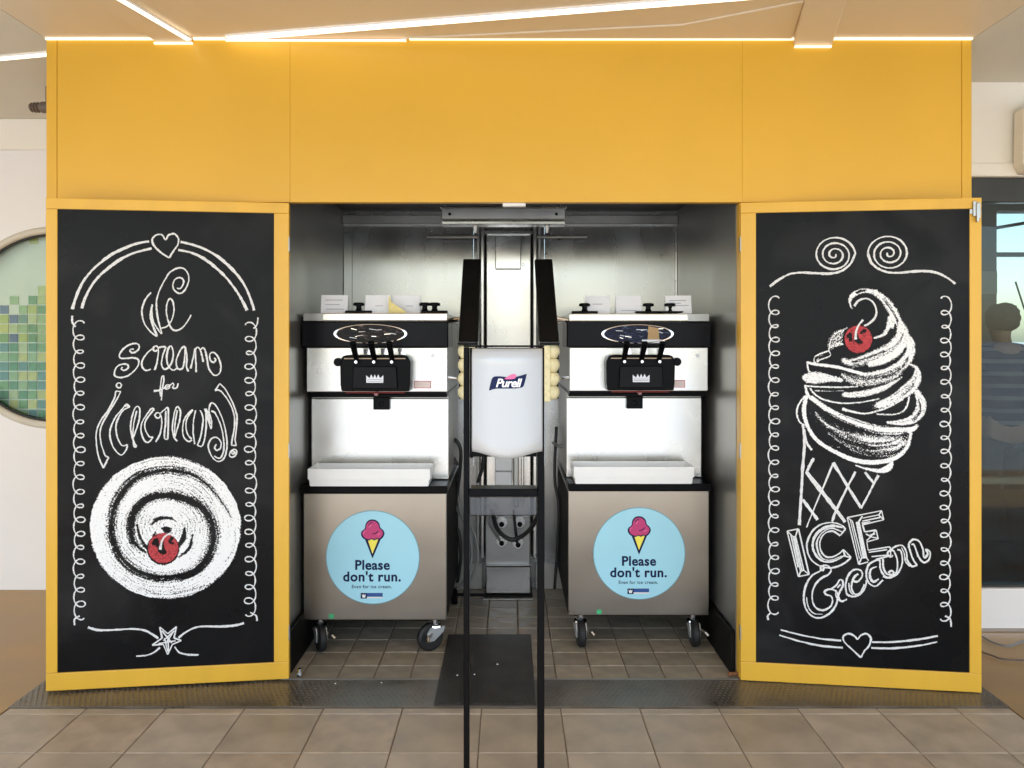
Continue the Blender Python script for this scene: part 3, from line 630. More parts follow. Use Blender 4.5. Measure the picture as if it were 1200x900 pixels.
chalk(DL, 'chalk_lettering', [w2([(500, 446), (505, 380), (515, 320), (514, 286), (503, 292), (497, 330), (492, 385), (497, 420)]), w2([(450, 381), (485, 378), (525, 360)]),
    w2([(450, 386), (490, 380)]), w2([(525, 365), (530, 348), (548, 343), (555, 358), (540, 371), (525, 364), (552, 350), (575, 333), (582, 345), (574, 362), (600, 364), (612, 333)])], 1.5)
chalk(DL, 'chalk_lettering', [
    w2([(237, 347), (230, 333), (213, 332), (203, 345), (210, 360), (227, 362), (237, 347)]),
    w2([(200, 384), (232, 387)]), w2([(232, 387), (205, 440), (150, 530), (110, 600), (95, 660), (105, 740), (130, 812)]), w2([(130, 812), (152, 822)]), w2([(152, 822), (118, 892)]), w2([(118, 892), (90, 830), (72, 740), (72, 650), (100, 580), (150, 510), (190, 430), (200, 384)]),
    w2([(292, 490), (270, 470), (240, 505), (195, 560), (165, 630), (162, 690), (185, 760), (235, 806), (268, 772), (275, 738)]), w2([(275, 738), (240, 743), (210, 690), (200, 620), (220, 555), (250, 510), (292, 490)]), w2([(262, 488), (275, 480), (282, 492)]),
    w2([(337, 750), (315, 710), (298, 640), (305, 560), (325, 500), (345, 485), (358, 510), (352, 580), (330, 650), (312, 690), (318, 600), (338, 515)]), w2([(312, 692), (320, 748), (337, 750)]),
    w2([(452, 505), (435, 500), (400, 545), (370, 600), (368, 660), (388, 710), (415, 722), (445, 688)]), w2([(445, 688), (420, 684), (395, 640), (393, 590), (420, 545), (452, 505)]),
    w2([(495, 545), (488, 530), (470, 528), (458, 543), (468, 560), (486, 560), (497, 545), (503, 600), (490, 670), (463, 720)]), w2([(495, 530), (520, 508), (545, 498), (545, 600), (542, 702)]), w2([(542, 702), (520, 690), (527, 600), (530, 515)]),
    w2([(605, 715), (585, 690), (573, 630), (580, 560), (595, 500), (610, 488), (626, 520), (620, 580), (602, 640), (588, 690), (590, 600), (605, 510)]),
    w2([(708, 508), (680, 530), (650, 575), (640, 640), (650, 690), (680, 717), (703, 706)]), w2([(700, 700), (680, 680), (665, 640), (665, 580), (685, 540), (708, 508)]), w2([(726, 512), (713, 580), (710, 660), (720, 735)]),
    w2([(738, 742), (770, 746), (787, 690), (797, 600), (795, 500)]), w2([(755, 510), (775, 560), (768, 640), (755, 700), (738, 742)]),
    w2([(785, 500), (800, 540), (815, 590), (828, 632), (832, 580), (815, 520), (820, 480), (835, 462), (865, 487), (900, 560), (925, 650), (933, 750), (917, 820), (885, 848), (850, 835), (820, 790), (810, 740), (830, 700), (865, 690), (893, 720), (890, 760), (866, 775), (852, 758), (863, 735)]),
    w2([(800, 510), (812, 540), (824, 600)]), w2([(830, 515), (855, 530), (888, 600), (908, 680), (913, 760), (900, 812), (878, 828), (850, 812)]),
    w2([(855, 382), (885, 335)]), w2([(885, 335), (920, 370), (965, 450), (997, 540), (997, 620), (987, 700), (995, 745)]), w2([(995, 745), (963, 741)]), w2([(963, 741), (970, 690), (984, 610), (980, 540), (950, 460), (905, 398), (878, 377), (855, 382)]),
    w2([(975, 782), (985, 790), (972, 800), (965, 786), (985, 768), (998, 785), (985, 812), (962, 820), (950, 808), (958, 782), (980, 768)])], 1.65)
b6 = lambda pts: T(3.462, 90, 520, pts)
chalk(DL, 'chalk_flourish', [b6([(45, 745), (90, 757), (160, 755), (230, 752), (280, 760), (330, 790)]), b6([(412, 788), (450, 760), (500, 742), (580, 742), (640, 738), (678, 728)]),
    {'p': b6([(240, 863), (280, 860), (312, 848), (336, 828)]), 'w': 1.8}, {'p': b6([(396, 825), (415, 848), (450, 857), (493, 858)]), 'w': 1.8}], 2.4)
chalk(DL, 'chalk_star', [{'p': b6(p), 'n': 1} for p in ([(336, 745), (368, 772)], [(368, 772), (403, 743)], [(403, 743), (393, 790)], [(393, 790), (423, 800)], [(423, 800), (387, 815)], [(387, 815), (368, 856)], [(368, 856), (350, 815)], [(350, 815), (305, 818)], [(305, 818), (345, 790)], [(345, 790), (336, 745)],
    [(345, 760), (385, 810)], [(350, 800), (395, 760)], [(355, 790), (368, 845)], [(368, 780), (372, 850)], [(330, 812), (400, 800)], [(390, 765), (360, 812)])], 1.6)
# --- soft filled drawings: a fine sheet whose chalk density varies, bare board where there is none
class Shade:
    def __init__(s, x0, y0, x1, y1, step): s.x0, s.y0, s.step = x0, y0, step; s.nx = int((x1 - x0) / step) + 1; s.ny = int((y1 - y0) / step) + 1; s.X, s.Y = np.meshgrid(x0 + step * np.arange(s.nx), y0 + step * np.arange(s.ny)); s.d = np.zeros_like(s.X)
    def dist(s, pts, n=6):
        q = crom([(p[0], p[1], p[2]) for p in pts], n) if n > 1 else [np.array(p, float) for p in pts]
        best = np.full(s.X.shape, 1e9)
        for a, b in zip(q, q[1:]):
            v = b[:2] - a[:2]; L = max((v ** 2).sum(), 1e-9); t = np.clip(((s.X - a[0]) * v[0] + (s.Y - a[1]) * v[1]) / L, 0, 1)
            d = np.hypot(s.X - a[0] - t * v[0], s.Y - a[1] - t * v[1]) - (a[2] + t * (b[2] - a[2])) / 2
            best = np.minimum(best, d)
        return best
    def stroke(s, pts, dens=1., soft=1.2, n=6): s.d = np.maximum(s.d, dens * np.clip(.5 - s.dist(pts, n) / soft, 0, 1))
    def cut(s, pts, amt=1., soft=1.5, n=6): s.d = s.d * (1 - amt * np.clip(.5 - s.dist(pts, n) / soft, 0, 1))
    def streak(s, pts, k, jitter, dens, wd):         # loose chalk hatching along a path
        for _ in range(k):
            off = random.uniform(-1, 1); i0 = random.randrange(0, max(1, len(pts) - 1)); seg = pts[i0:i0 + 3]
            if len(seg) < 2: continue
            jx, jy = random.gauss(0, jitter), random.gauss(0, jitter); s.stroke([(p[0] + jx, p[1] + jy, wd) for p in seg], dens * random.uniform(.6, 1), 1.2, 3)
    def build(s, name, dr, m, off):
        bm = bmesh.new(); lay_ = bm.verts.layers.float.new('chalk_amount'); vs = {}
        idx = s.d > .03
        def V(i, j):
            if (i, j) not in vs:
                u, z = dr.uz(s.X[i, j], s.Y[i, j]); v = bm.verts.new(dr.w(u, off, z)); v[lay_] = float(s.d[i, j]); vs[i, j] = v
            return vs[i, j]
        for i in range(s.ny - 1):
            for j in range(s.nx - 1):
                if idx[i, j] or idx[i + 1, j] or idx[i, j + 1] or idx[i + 1, j + 1]: bm.faces.new((V(i, j), V(i, j + 1), V(i + 1, j + 1), V(i + 1, j)))
        return obj(name, bm, M[m], dr.pan)
sw = Shade(100, 530, 288, 707, .9)
a_ = np.arctan2((sw.Y - 618.5) / 85, (sw.X - 193.5) / 90); rr = np.hypot((sw.X - 193.5) / 90, (sw.Y - 618.5) / 85.)
rr = rr + .003 * np.sin(9 * a_) + .003 * np.sin(23 * a_ + 1) + .002 * np.sin(41 * a_)
sw.d = np.clip((1.0 - rr) / .03, 0, 1) * 1.05
# worn, scratchy chalk running round the swirl
fine = .09 * np.sin(rr * 190 + a_ * 3) + .07 * np.sin(rr * 121 - a_ * 5 + 1) + .06 * np.sin(rr * 300 + a_ * 9)
patch = np.clip(np.sin(a_ * 2 + rr * 5) * .5 + .5, 0, 1)
sw.d = np.where(sw.d > .3, np.clip(sw.d - .16 * patch + fine * (.5 + 1.3 * patch), 0, 1.1), sw.d)
gr = b6([(625, 300), (600, 255), (560, 200), (520, 160), (480, 132), (430, 116), (370, 110), (310, 116), (250, 134), (200, 175), (160, 235), (142, 300), (140, 370), (160, 430), (195, 480), (250, 520), (330, 543), (420, 536), (490, 505), (535, 450), (555, 380), (545, 315), (510, 262), (450, 228), (390, 212), (330, 212), (275, 232), (232, 280), (218, 340), (232, 400), (275, 440)])
wds = [.5, 1, 2, 3, 4, 4.5, 4, 4.5, 6, 7.5, 8, 8, 8, 7, 6, 5.5, 5.5, 6.5, 8, 9, 9, 8.5, 8, 8, 8, 7.5, 8, 8, 7, 5, 3]
gp = [(p[0], p[1], wd_) for p, wd_ in zip(gr, wds)]
sw.cut([(p[0], p[1], p[2] * 1.7) for p in gp], .42, 6)
def outw(p, q): v = np.array((p[0] - 193.5, p[1] - 618.5)); v = v / (np.hypot(*v) or 1); return (p[0] + v[0] * q, p[1] + v[1] * q, p[2])
for k_ in range(26):                                   # scratchy dark hatching beside the groove
    i0 = random.randrange(2, len(gp) - 5); q_ = random.uniform(-4.5, 5.5)
    sw.cut([(*outw(p, q_)[:2], random.uniform(.6, 1.5)) for p in gp[i0:i0 + random.randrange(3, 6)]], random.uniform(.4, .85), 1.6, 4)
sw.cut([(p[0], p[1], p[2] * .42) for p in gp], .93, 2.4)
for pts in ([(300, 330, 4), (330, 305, 14), (375, 302, 10), (400, 315, 3)], [(345, 345, 6), (365, 350, 26), (375, 352, 12)], [(410, 420, 10), (430, 385, 20), (437, 345, 8)], [(415, 460, 6), (455, 425, 12), (470, 370, 5)], [(310, 375, 10), (320, 360, 4)], [(245, 330, 6), (255, 380, 8), (280, 420, 10)]): sw.cut(b6(pts), .9, 2)
for pts in ([(380, 607, 6), (450, 597, 4), (540, 570, 3)], [(600, 480, 3), (640, 420, 4), (640, 350, 3)], [(250, 590, 3), (340, 612, 4)]): sw.cut(b6(pts), .45, 3)
sw.cut(b6([(348, 428, 128), (350, 428, 128)]), 1, 1.5)
sw.build('chalk_swirl', DL, 'chalk_fill', -.0030)
def cherry(dr, name, fx, c, r, holes, stem):
    s = Shade(c[0] - r - 3, c[1] - r - 3, c[0] + r + 3, c[1] + r + 3, .7)
    s.stroke([(c[0], c[1], 2 * r), (c[0] + .1, c[1], 2 * r)], .85, 1.5); s.d = np.clip(s.d - .05 * (np.sin(s.X * 2.1 + s.Y * 1.7) + 1) * (s.d > .4), 0, 1)
    for h in holes: s.cut(fx(h), .95, 2)
    s.build(name, dr, 'chalk_red', -.0024); chalk(dr, 'chalk_stem', [fx(stem)], 2.6, off0=-.0012)
cherry(DL, 'chalk_cherry', b6, (191, 642.5), 18, ([(310, 405, 12), (322, 392, 16), (325, 415, 8)], [(345, 400, 10), (342, 430, 26), (355, 440, 14)], [(385, 385, 12), (375, 400, 8), (390, 405, 6)]), [(338, 430), (345, 395), (362, 372), (385, 365)])
# --- right board
s5 = lambda pts: T(5, 890, 260, pts)
def spiral(cx_, cy_, side):
    pts = []
    for k in range(0, 150):
        t = k / 149 * 3.05; r = 124 * (1 - (t / 3.12)) ** .92 + 2; an = -t * 2 * math.pi
        pts.append((cx_ + side * r * math.cos(an) * .98, cy_ + r * .86 * math.sin(an), 1.9 * 5))
    return pts
tailL = [(62, 378), (120, 335), (180, 305), (240, 297), (330, 300), (410, 303), (480, 288), (535, 245), (560, 192)]
tailR = [(1150, 362), (1100, 326), (1040, 298), (980, 288), (900, 290), (820, 298), (760, 296), (700, 275), (655, 235), (638, 185)]
chalk(DR, 'chalk_spiral', [{'p': s5(spiral(440, 192, 1)), 'n': 1}, {'p': s5(tailL), 'w': 2.6}], 2); chalk(DR, 'chalk_spiral', [{'p': s5(spiral(760, 185, -1)), 'n': 1}, {'p': s5(tailR), 'w': 2.6}], 2)
chalk(DR, 'chalk_coil', [coil(906.5, 350, 905.5, 717, 23, 6.5, 5.8, 1), [(904, 718), (900, 722), (900.5, 727)]], 1.9)
chalk(DR, 'chalk_coil', [coil(1110, 350, 1108.5, 725, 23, 6.5, 5.8, -1), [(1108, 722), (1114, 726), (1115, 735)]], 1.9)
b7 = lambda pts: T(3.104, 870, 520, pts)
chalk(DR, 'chalk_heart', [b7([(432, 779), (398, 748), (372, 722), (368, 702), (388, 692), (410, 702), (420, 712), (432, 698), (452, 692), (468, 708), (462, 735), (445, 755), (432, 779)])], 2)
chalk(DR, 'chalk_lines', [b7([(140, 678), (220, 698), (300, 712), (360, 717)]), b7([(135, 697), (200, 717), (280, 735), (366, 743)]), b7([(473, 723), (550, 722), (640, 713), (712, 700)]), b7([(470, 744), (550, 745), (640, 736), (710, 722)])], 2.0)
Tt = lambda pts: T(5.622, 920, 320, pts)
Bt = lambda pts: T(4.739, 920, 440, pts)
ic = Shade(928, 332, 1088, 560, .85)
# fills
ic.stroke(Tt([(600, 130, 40), (660, 180, 50), (705, 240, 62), (735, 300, 60), (770, 350, 45), (785, 390, 35)]), .95, 4)
ic.stroke(Tt([(440, 232, 10), (427, 190, 20), (442, 150, 32), (490, 122, 34), (540, 115, 30), (600, 130, 40)]), .9, 2)
ic.cut(Tt([(470, 130, 10), (500, 118, 14), (535, 112, 6)]), .9, 1.5)
ic.stroke(Tt([(760, 330, 50), (775, 400, 90), (745, 455, 90), (690, 500, 80), (600, 540, 72), (510, 575, 66), (430, 590, 50), (390, 575, 40)]), .86, 4)
ic.cut(Tt([(700, 375, 20), (690, 410, 30), (640, 440, 30), (590, 470, 16)]), .8, 4)
ic.stroke(Tt([(700, 300, 50), (690, 360, 50), (650, 405, 26), (600, 425, 16), (575, 432, 8)]), .9, 2)
ic.cut(Tt([(700, 372, 16), (672, 425, 34), (600, 465, 40), (540, 500, 24), (480, 520, 8)]), .93, 3)
ic.stroke(Tt([(305, 480, 60), (330, 430, 80), (375, 400, 70)]), .52, 4)
ic.stroke(Tt([(290, 515, 9), (300, 450, 9), (340, 395, 9), (410, 362, 9)]), .95, 1); ic.stroke(Tt([(295, 490, 20), (340, 472, 26), (400, 465, 16)]), .8, 2)
for p in ([(320, 440, 8), (390, 380, 8)], [(320, 465, 8), (400, 400, 8)], [(345, 465, 8), (410, 425, 8)]): ic.stroke(Tt(p), .9, 1, 2)
ic.stroke(Tt([(290, 512, 9), (298, 545, 9), (240, 568, 12), (200, 590, 9), (195, 555, 9), (240, 530, 14), (288, 512, 10)]), .9, 1)
ic.stroke(Tt([(210, 585, 14), (225, 550, 14), (250, 545, 10)]), .6, 2)
# right hand band and its sweep back to the left
ic.stroke(Tt([(790, 410, 50), (820, 450, 60), (830, 500, 62), (810, 560, 70), (750, 620, 70), (660, 655, 56), (560, 672, 40), (500, 665, 26)]), .9, 3)
ic.stroke(Tt([(150, 588, 18), (200, 600, 22), (330, 617, 22), (430, 642, 22), (520, 668, 24)]), .97, 1.5)
ic.stroke(Tt([(150, 590, 12), (150, 620, 12), (158, 645, 14)]), .9, 1)
ic.stroke(Tt([(130, 690, 40), (170, 690, 80), (230, 690, 74), (300, 694, 46), (370, 705, 30)]), .9, 3)
ic.stroke(Tt([(380, 668, 30), (430, 700, 60), (520, 712, 76), (620, 702, 70), (720, 672, 60), (800, 610, 30)]), .72, 5)
ic.stroke(Tt([(140, 745, 12), (250, 750, 11), (370, 752, 11), (480, 748, 9)]), .95, 1); ic.stroke(Tt([(200, 775, 10), (300, 778, 8), (400, 775, 8)]), .7, 1)
ic.stroke(Tt([(390, 802, 34), (450, 802, 40), (540, 790, 44), (640, 762, 40), (720, 722, 30), (772, 688, 14)]), .88, 2.5)
ic.stroke(Tt([(825, 600, 10), (868, 630, 30), (868, 690, 56), (835, 745, 84), (770, 795, 74), (700, 840, 60), (620, 870, 50)]), .95, 3)
ic.stroke(Tt([(820, 598, 9), (870, 622, 9), (895, 670, 10), (890, 720, 10)]), .95, 1)
ic.cut(Tt([(700, 760, 20), (740, 735, 24), (800, 680, 26), (812, 640, 10)]), .85, 3)
ic.stroke(Tt([(165, 760, 12), (200, 800, 14), (260, 835, 13), (370, 857, 12), (500, 852, 11), (620, 828, 10)]), .92, 1.2)
ic.stroke(Tt([(135, 745, 18), (145, 790, 22), (170, 825, 22)]), .9, 1.5)
# lower body
ic.stroke(Bt([(150, 125, 26), (220, 178, 32), (300, 225, 36), (400, 265, 42), (500, 296, 46), (610, 308, 46), (700, 300, 34), (735, 280, 20)]), .93, 2)
ic.cut(Bt([(230, 200, 4), (320, 248, 5), (430, 292, 5), (540, 318, 5), (680, 318, 3)]), .7, 1.2); ic.cut(Bt([(300, 215, 3), (420, 260, 4), (540, 285, 4), (700, 285, 3)]), .6, 1.2)
ic.stroke(Bt([(325, 188, 20), (370, 200, 14), (440, 212, 12), (520, 196, 12), (600, 165, 10), (660, 130, 8)]), .9, 1.2)
ic.stroke(Bt([(510, 215, 9), (600, 217, 10), (655, 200, 10), (680, 165, 12), (690, 120, 12)]), .9, 1.2)
ic.stroke(Bt([(480, 180, 8), (520, 165, 40), (590, 140, 40), (640, 110, 20)]), .55, 4)
ic.stroke(Bt([(735, 95, 36), (758, 150, 56), (748, 205, 60), (705, 245, 50), (640, 262, 34), (570, 262, 16)]), .9, 2.5)
ic.stroke(Bt([(112, 112, 9), (75, 165, 11), (66, 210, 11), (80, 255, 10), (105, 275, 10)]), .95, 1)
ic.stroke(Bt([(120, 118, 22), (106, 180, 26), (112, 240, 24), (140, 310, 22), (190, 370, 22), (270, 420, 24), (360, 462, 26), (450, 482, 28), (540, 480, 28), (620, 455, 26), (675, 405, 22), (695, 350, 20), (700, 310, 16)]), .95, 1.5)
ic.stroke(Bt([(165, 210, 16), (215, 260, 34), (290, 315, 70), (380, 365, 100), (470, 385, 130), (560, 390, 140), (640, 372, 90), (670, 345, 50)]), .60, 14)
ic.stroke(Bt([(320, 320, 20), (450, 352, 50), (560, 365, 60), (640, 360, 50)]), .85, 10); ic.stroke(Bt([(170, 205, 10), (200, 245, 16), (250, 285, 20), (330, 320, 18)]), .85, 4)
ic.cut(Bt([(190, 300, 20), (250, 360, 34), (320, 400, 24)]), .75, 9)
ic.stroke(Bt([(130, 330, 6), (200, 378, 8), (300, 400, 10)]), .5, 3)
ic.streak(Bt([(250, 320, 6), (350, 390, 6), (470, 430, 6), (600, 430, 6), (650, 380, 6)]), 26, 2.2, .8, 1.0)
ic.streak(Tt([(420, 590, 6), (520, 560, 6), (640, 520, 6), (740, 460, 6)]), 12, 2.5, .95, 1.2)
ic.stroke(Bt([(395, 500, 8), (450, 518, 14), (520, 530, 24), (570, 518, 38), (590, 495, 26), (592, 480, 14)]), .95, 1.5); ic.cut(Bt([(480, 505, 6), (530, 500, 12), (560, 490, 6)]), .7, 2)
ic.stroke(Bt([(360, 345, 14), (470, 372, 60), (580, 385, 84), (650, 370, 60)]), .97, 9)
ic.stroke(Tt([(560, 600, 40), (650, 570, 60), (730, 520, 70), (780, 460, 60)]), .97, 4)
for bp_, sp2, cnt in ((Tt([(440, 590, 0), (540, 565, 0), (650, 520, 0), (740, 460, 0), (780, 400, 0)]), 5.0, 9), (Tt([(400, 690, 0), (520, 705, 0), (640, 690, 0), (760, 640, 0), (815, 560, 0)]), 5.5, 12), (Tt([(700, 840, 0), (780, 790, 0), (845, 730, 0), (870, 670, 0)]), 4.5, 6), (Bt([(250, 310, 0), (360, 375, 0), (480, 410, 0), (600, 400, 0), (670, 350, 0)]), 9, 20), (Bt([(740, 120, 0), (755, 180, 0), (710, 240, 0), (620, 262, 0)]), 4, 5), (Tt([(560, 120, 0), (650, 170, 0), (710, 250, 0), (750, 330, 0)]), 3.5, 5)):
    for k_ in range(cnt):
        q_ = random.uniform(-sp2, sp2); i0 = random.randrange(0, max(1, len(bp_) - 2))
        ic.cut([(p[0] + random.uniform(-1, 1), p[1] + q_, random.uniform(.3, 1.1)) for p in bp_[i0:i0 + 3]], random.uniform(.3, .6), 1.5, 4)
rip = .12 * np.sin((ic.Y + .25 * ic.X) * 2.9) + .08 * np.sin((ic.Y - .2 * ic.X) * 4.7 + 1)
ic.d = np.where(ic.d > .25, np.clip(ic.d * (1.05 + rip * .6), 0, 1.1), ic.d)
ic.cut([(1006, 397.5, 36), (1006.1, 397.5, 36)], 1, 1)
ic.build('chalk_soft_serve', DR, 'chalk_fill', -.0030)
chalk(DR, 'chalk_curl', [Tt([(458, 218), (488, 180), (540, 168), (583, 195), (604, 250), (590, 300), (550, 335), (522, 347)])], 2.2)
cherry(DR, 'chalk_cherry', Tt, (1006, 397.5), 16.5, ([(415, 420, 12), (430, 405, 22), (432, 440, 18)], [(470, 400, 14), (475, 440, 30), (500, 455, 20)], [(500, 395, 10), (525, 380, 20)]), [(466, 438), (468, 390), (485, 345), (515, 308)])
chalk(DR, 'chalk_cone', [Bt(p) for p in ([(100, 275, 16), (106, 330, 16), (108, 400, 15), (98, 520, 14), (93, 620, 13), (86, 740, 15), (80, 832, 20)], [(108, 300, 12), (120, 370, 14), (150, 415, 10)],
    [(520, 555, 18), (495, 600, 11), (465, 660, 9), (423, 740, 9)], [(160, 460, 14), (138, 500, 13), (118, 545, 11)], [(122, 540, 18), (200, 640, 20), (285, 748, 20), (335, 815, 20)], [(270, 485, 10), (205, 640, 9), (150, 770, 8), (120, 845, 7)], [(268, 485, 18), (345, 610, 18), (423, 735, 18)],
    [(392, 535, 15), (348, 620, 14), (285, 750, 12), (262, 812, 11)], [(445, 538, 14), (470, 570, 14), (496, 600, 9)], [(100, 690, 15), (140, 745, 15), (182, 802, 15)])], 3)
i6 = lambda pts: T(6, 920, 590, pts)
def pl(pts): return [{'p': i6([a, b]), 'n': 1} for a, b in zip(pts, pts[1:])]
chalk(DR, 'chalk_lettering', pl([(15, 195), (95, 180), (170, 500), (95, 515), (15, 195)]) + pl([(22, 200), (58, 235), (110, 480), (97, 510)]) + pl([(90, 185), (75, 232), (132, 470), (165, 497)]) + pl([(58, 235), (75, 232)]) + pl([(110, 480), (132, 470)]) + [{'p': i6([(66, 240, 10), (120, 472, 10)]), 'n': 1}, {'p': i6([(40, 215, 8), (92, 450, 8)]), 'n': 1}], 1.5)
chalk(DR, 'chalk_lettering', [i6([(425, 182), (400, 155), (330, 135), (250, 150), (190, 200), (155, 280), (165, 360), (210, 420), (280, 450), (350, 450), (420, 420), (465, 380)]), i6([(465, 380), (435, 348), (410, 325)]), i6([(410, 325), (375, 358), (325, 378), (280, 370), (250, 325), (248, 265), (280, 212), (335, 195), (388, 227)]), i6([(388, 227), (410, 200), (425, 182)]),
    i6([(405, 170, 8), (330, 158, 16), (255, 185, 18), (205, 245, 20), (198, 320, 20), (235, 385, 14), (290, 412, 10), (360, 400, 10), (420, 365, 8)]), i6([(400, 200, 6), (330, 175, 8), (270, 200, 8), (228, 260, 14), (228, 325, 14), (260, 385, 9), (320, 400, 6), (400, 370, 6)]), {'p': i6([(410, 330), (425, 375)]), 'n': 1}, {'p': i6([(425, 372), (462, 380)]), 'n': 1}], 1.8)
chalk(DR, 'chalk_lettering', pl([(440, 100), (680, 52), (695, 115), (545, 150), (560, 200), (640, 187), (655, 250), (575, 270), (585, 330), (738, 306), (745, 365), (640, 395)]) + pl([(585, 412), (520, 430), (440, 100)]) + pl([(440, 100), (475, 125), (540, 385), (520, 430)]) + pl([(545, 90), (520, 130), (575, 385)]) + pl([(540, 385), (575, 382), (590, 405)])
    + pl([(545, 105), (660, 82), (695, 115)]) + pl([(545, 125), (670, 100)]) + pl([(660, 82), (680, 52)]) + pl([(570, 215), (605, 235), (640, 190)]) + pl([(575, 262), (605, 235), (650, 246)]) + pl([(590, 345), (720, 325)]) + [{'p': i6([(508, 130, 16), (560, 380, 18)]), 'n': 1}, {'p': i6([(540, 140, 10), (600, 128, 6)]), 'n': 1}, {'p': i6([(460, 118, 8), (525, 390, 8)]), 'n': 1}, {'p': i6([(610, 375, 14), (720, 365, 12)]), 'n': 1}, {'p': i6([(600, 225, 16), (635, 215, 12)]), 'n': 1}], 1.5)
chalk(DR, 'chalk_lettering', [
    i6([(255, 470), (252, 450), (275, 437), (305, 442), (325, 470), (305, 502), (265, 522), (222, 560), (195, 620), (195, 690), (222, 738), (270, 752), (318, 728), (335, 690), (326, 655), (290, 642), (280, 620), (310, 605), (350, 612), (372, 645), (360, 712), (320, 770), (250, 806), (190, 793), (147, 740), (132, 665), (147, 580), (187, 512), (240, 480), (262, 468), (275, 455), (265, 478)]),
    i6([(152, 660, 6), (165, 730, 8), (205, 775, 8), (265, 780, 6)]),
    i6([(330, 600), (362, 575), (385, 540), (405, 545), (408, 580), (385, 625), (378, 660), (400, 688), (437, 675)]), i6([(360, 610), (360, 650), (385, 685), (415, 690)]), i6([(370, 595), (392, 570)]),
    i6([(435, 640), (427, 580), (442, 515), (480, 470), (530, 470), (545, 508), (515, 548), (482, 545), (492, 512), (515, 500)]), i6([(515, 495), (482, 530), (468, 590), (490, 638), (530, 628), (560, 570)]), i6([(435, 640), (478, 656), (530, 640), (565, 590), (575, 540)]), i6([(450, 560, 6), (455, 610, 10), (480, 645, 8)]),
    i6([(690, 540), (640, 582), (592, 562), (572, 500), (590, 432), (640, 402), (672, 400)]), i6([(645, 445, 10), (605, 465, 14), (598, 515, 16), (622, 552, 14), (660, 532, 10)]), i6([(668, 400), (672, 460), (700, 510), (740, 520), (785, 480), (790, 400), (765, 335), (735, 335), (722, 355), (742, 378), (760, 365)]), i6([(690, 390), (692, 450), (715, 495), (750, 500)]), i6([(728, 490), (745, 475), (765, 485), (755, 505), (735, 505)]),
    i6([(740, 340), (765, 310), (820, 295), (852, 335), (862, 400), (892, 442), (930, 435)]), i6([(790, 325), (818, 340), (825, 420), (795, 490), (740, 522), (690, 515)]), i6([(930, 435), (905, 400), (882, 340), (872, 290), (900, 255), (942, 265), (970, 320), (980, 382), (1005, 355), (992, 325), (1015, 335), (1022, 365), (1008, 402), (975, 415), (942, 380), (920, 320), (905, 288), (890, 290)]), i6([(820, 310, 6), (838, 350, 8), (850, 410, 8), (880, 445, 6)])], 2.0)
# latch on the right door's outer top corner
for (u0, u1, d0, d1, z0, z1) in ((-.036, -.024, 0, .012, 1.895, 1.955), (-.020, -.008, 0, .010, 1.885, 1.950), (-.046, -.004, 0, .004, 1.905, 1.925), (-.026, -.018, .004, .02, 1.872, 1.945)):
    DR.box('latch', DR.L + u0, DR.L + u1, d0 + .0005, d1, z0, z1, M['steel'], DR.pan, .002)
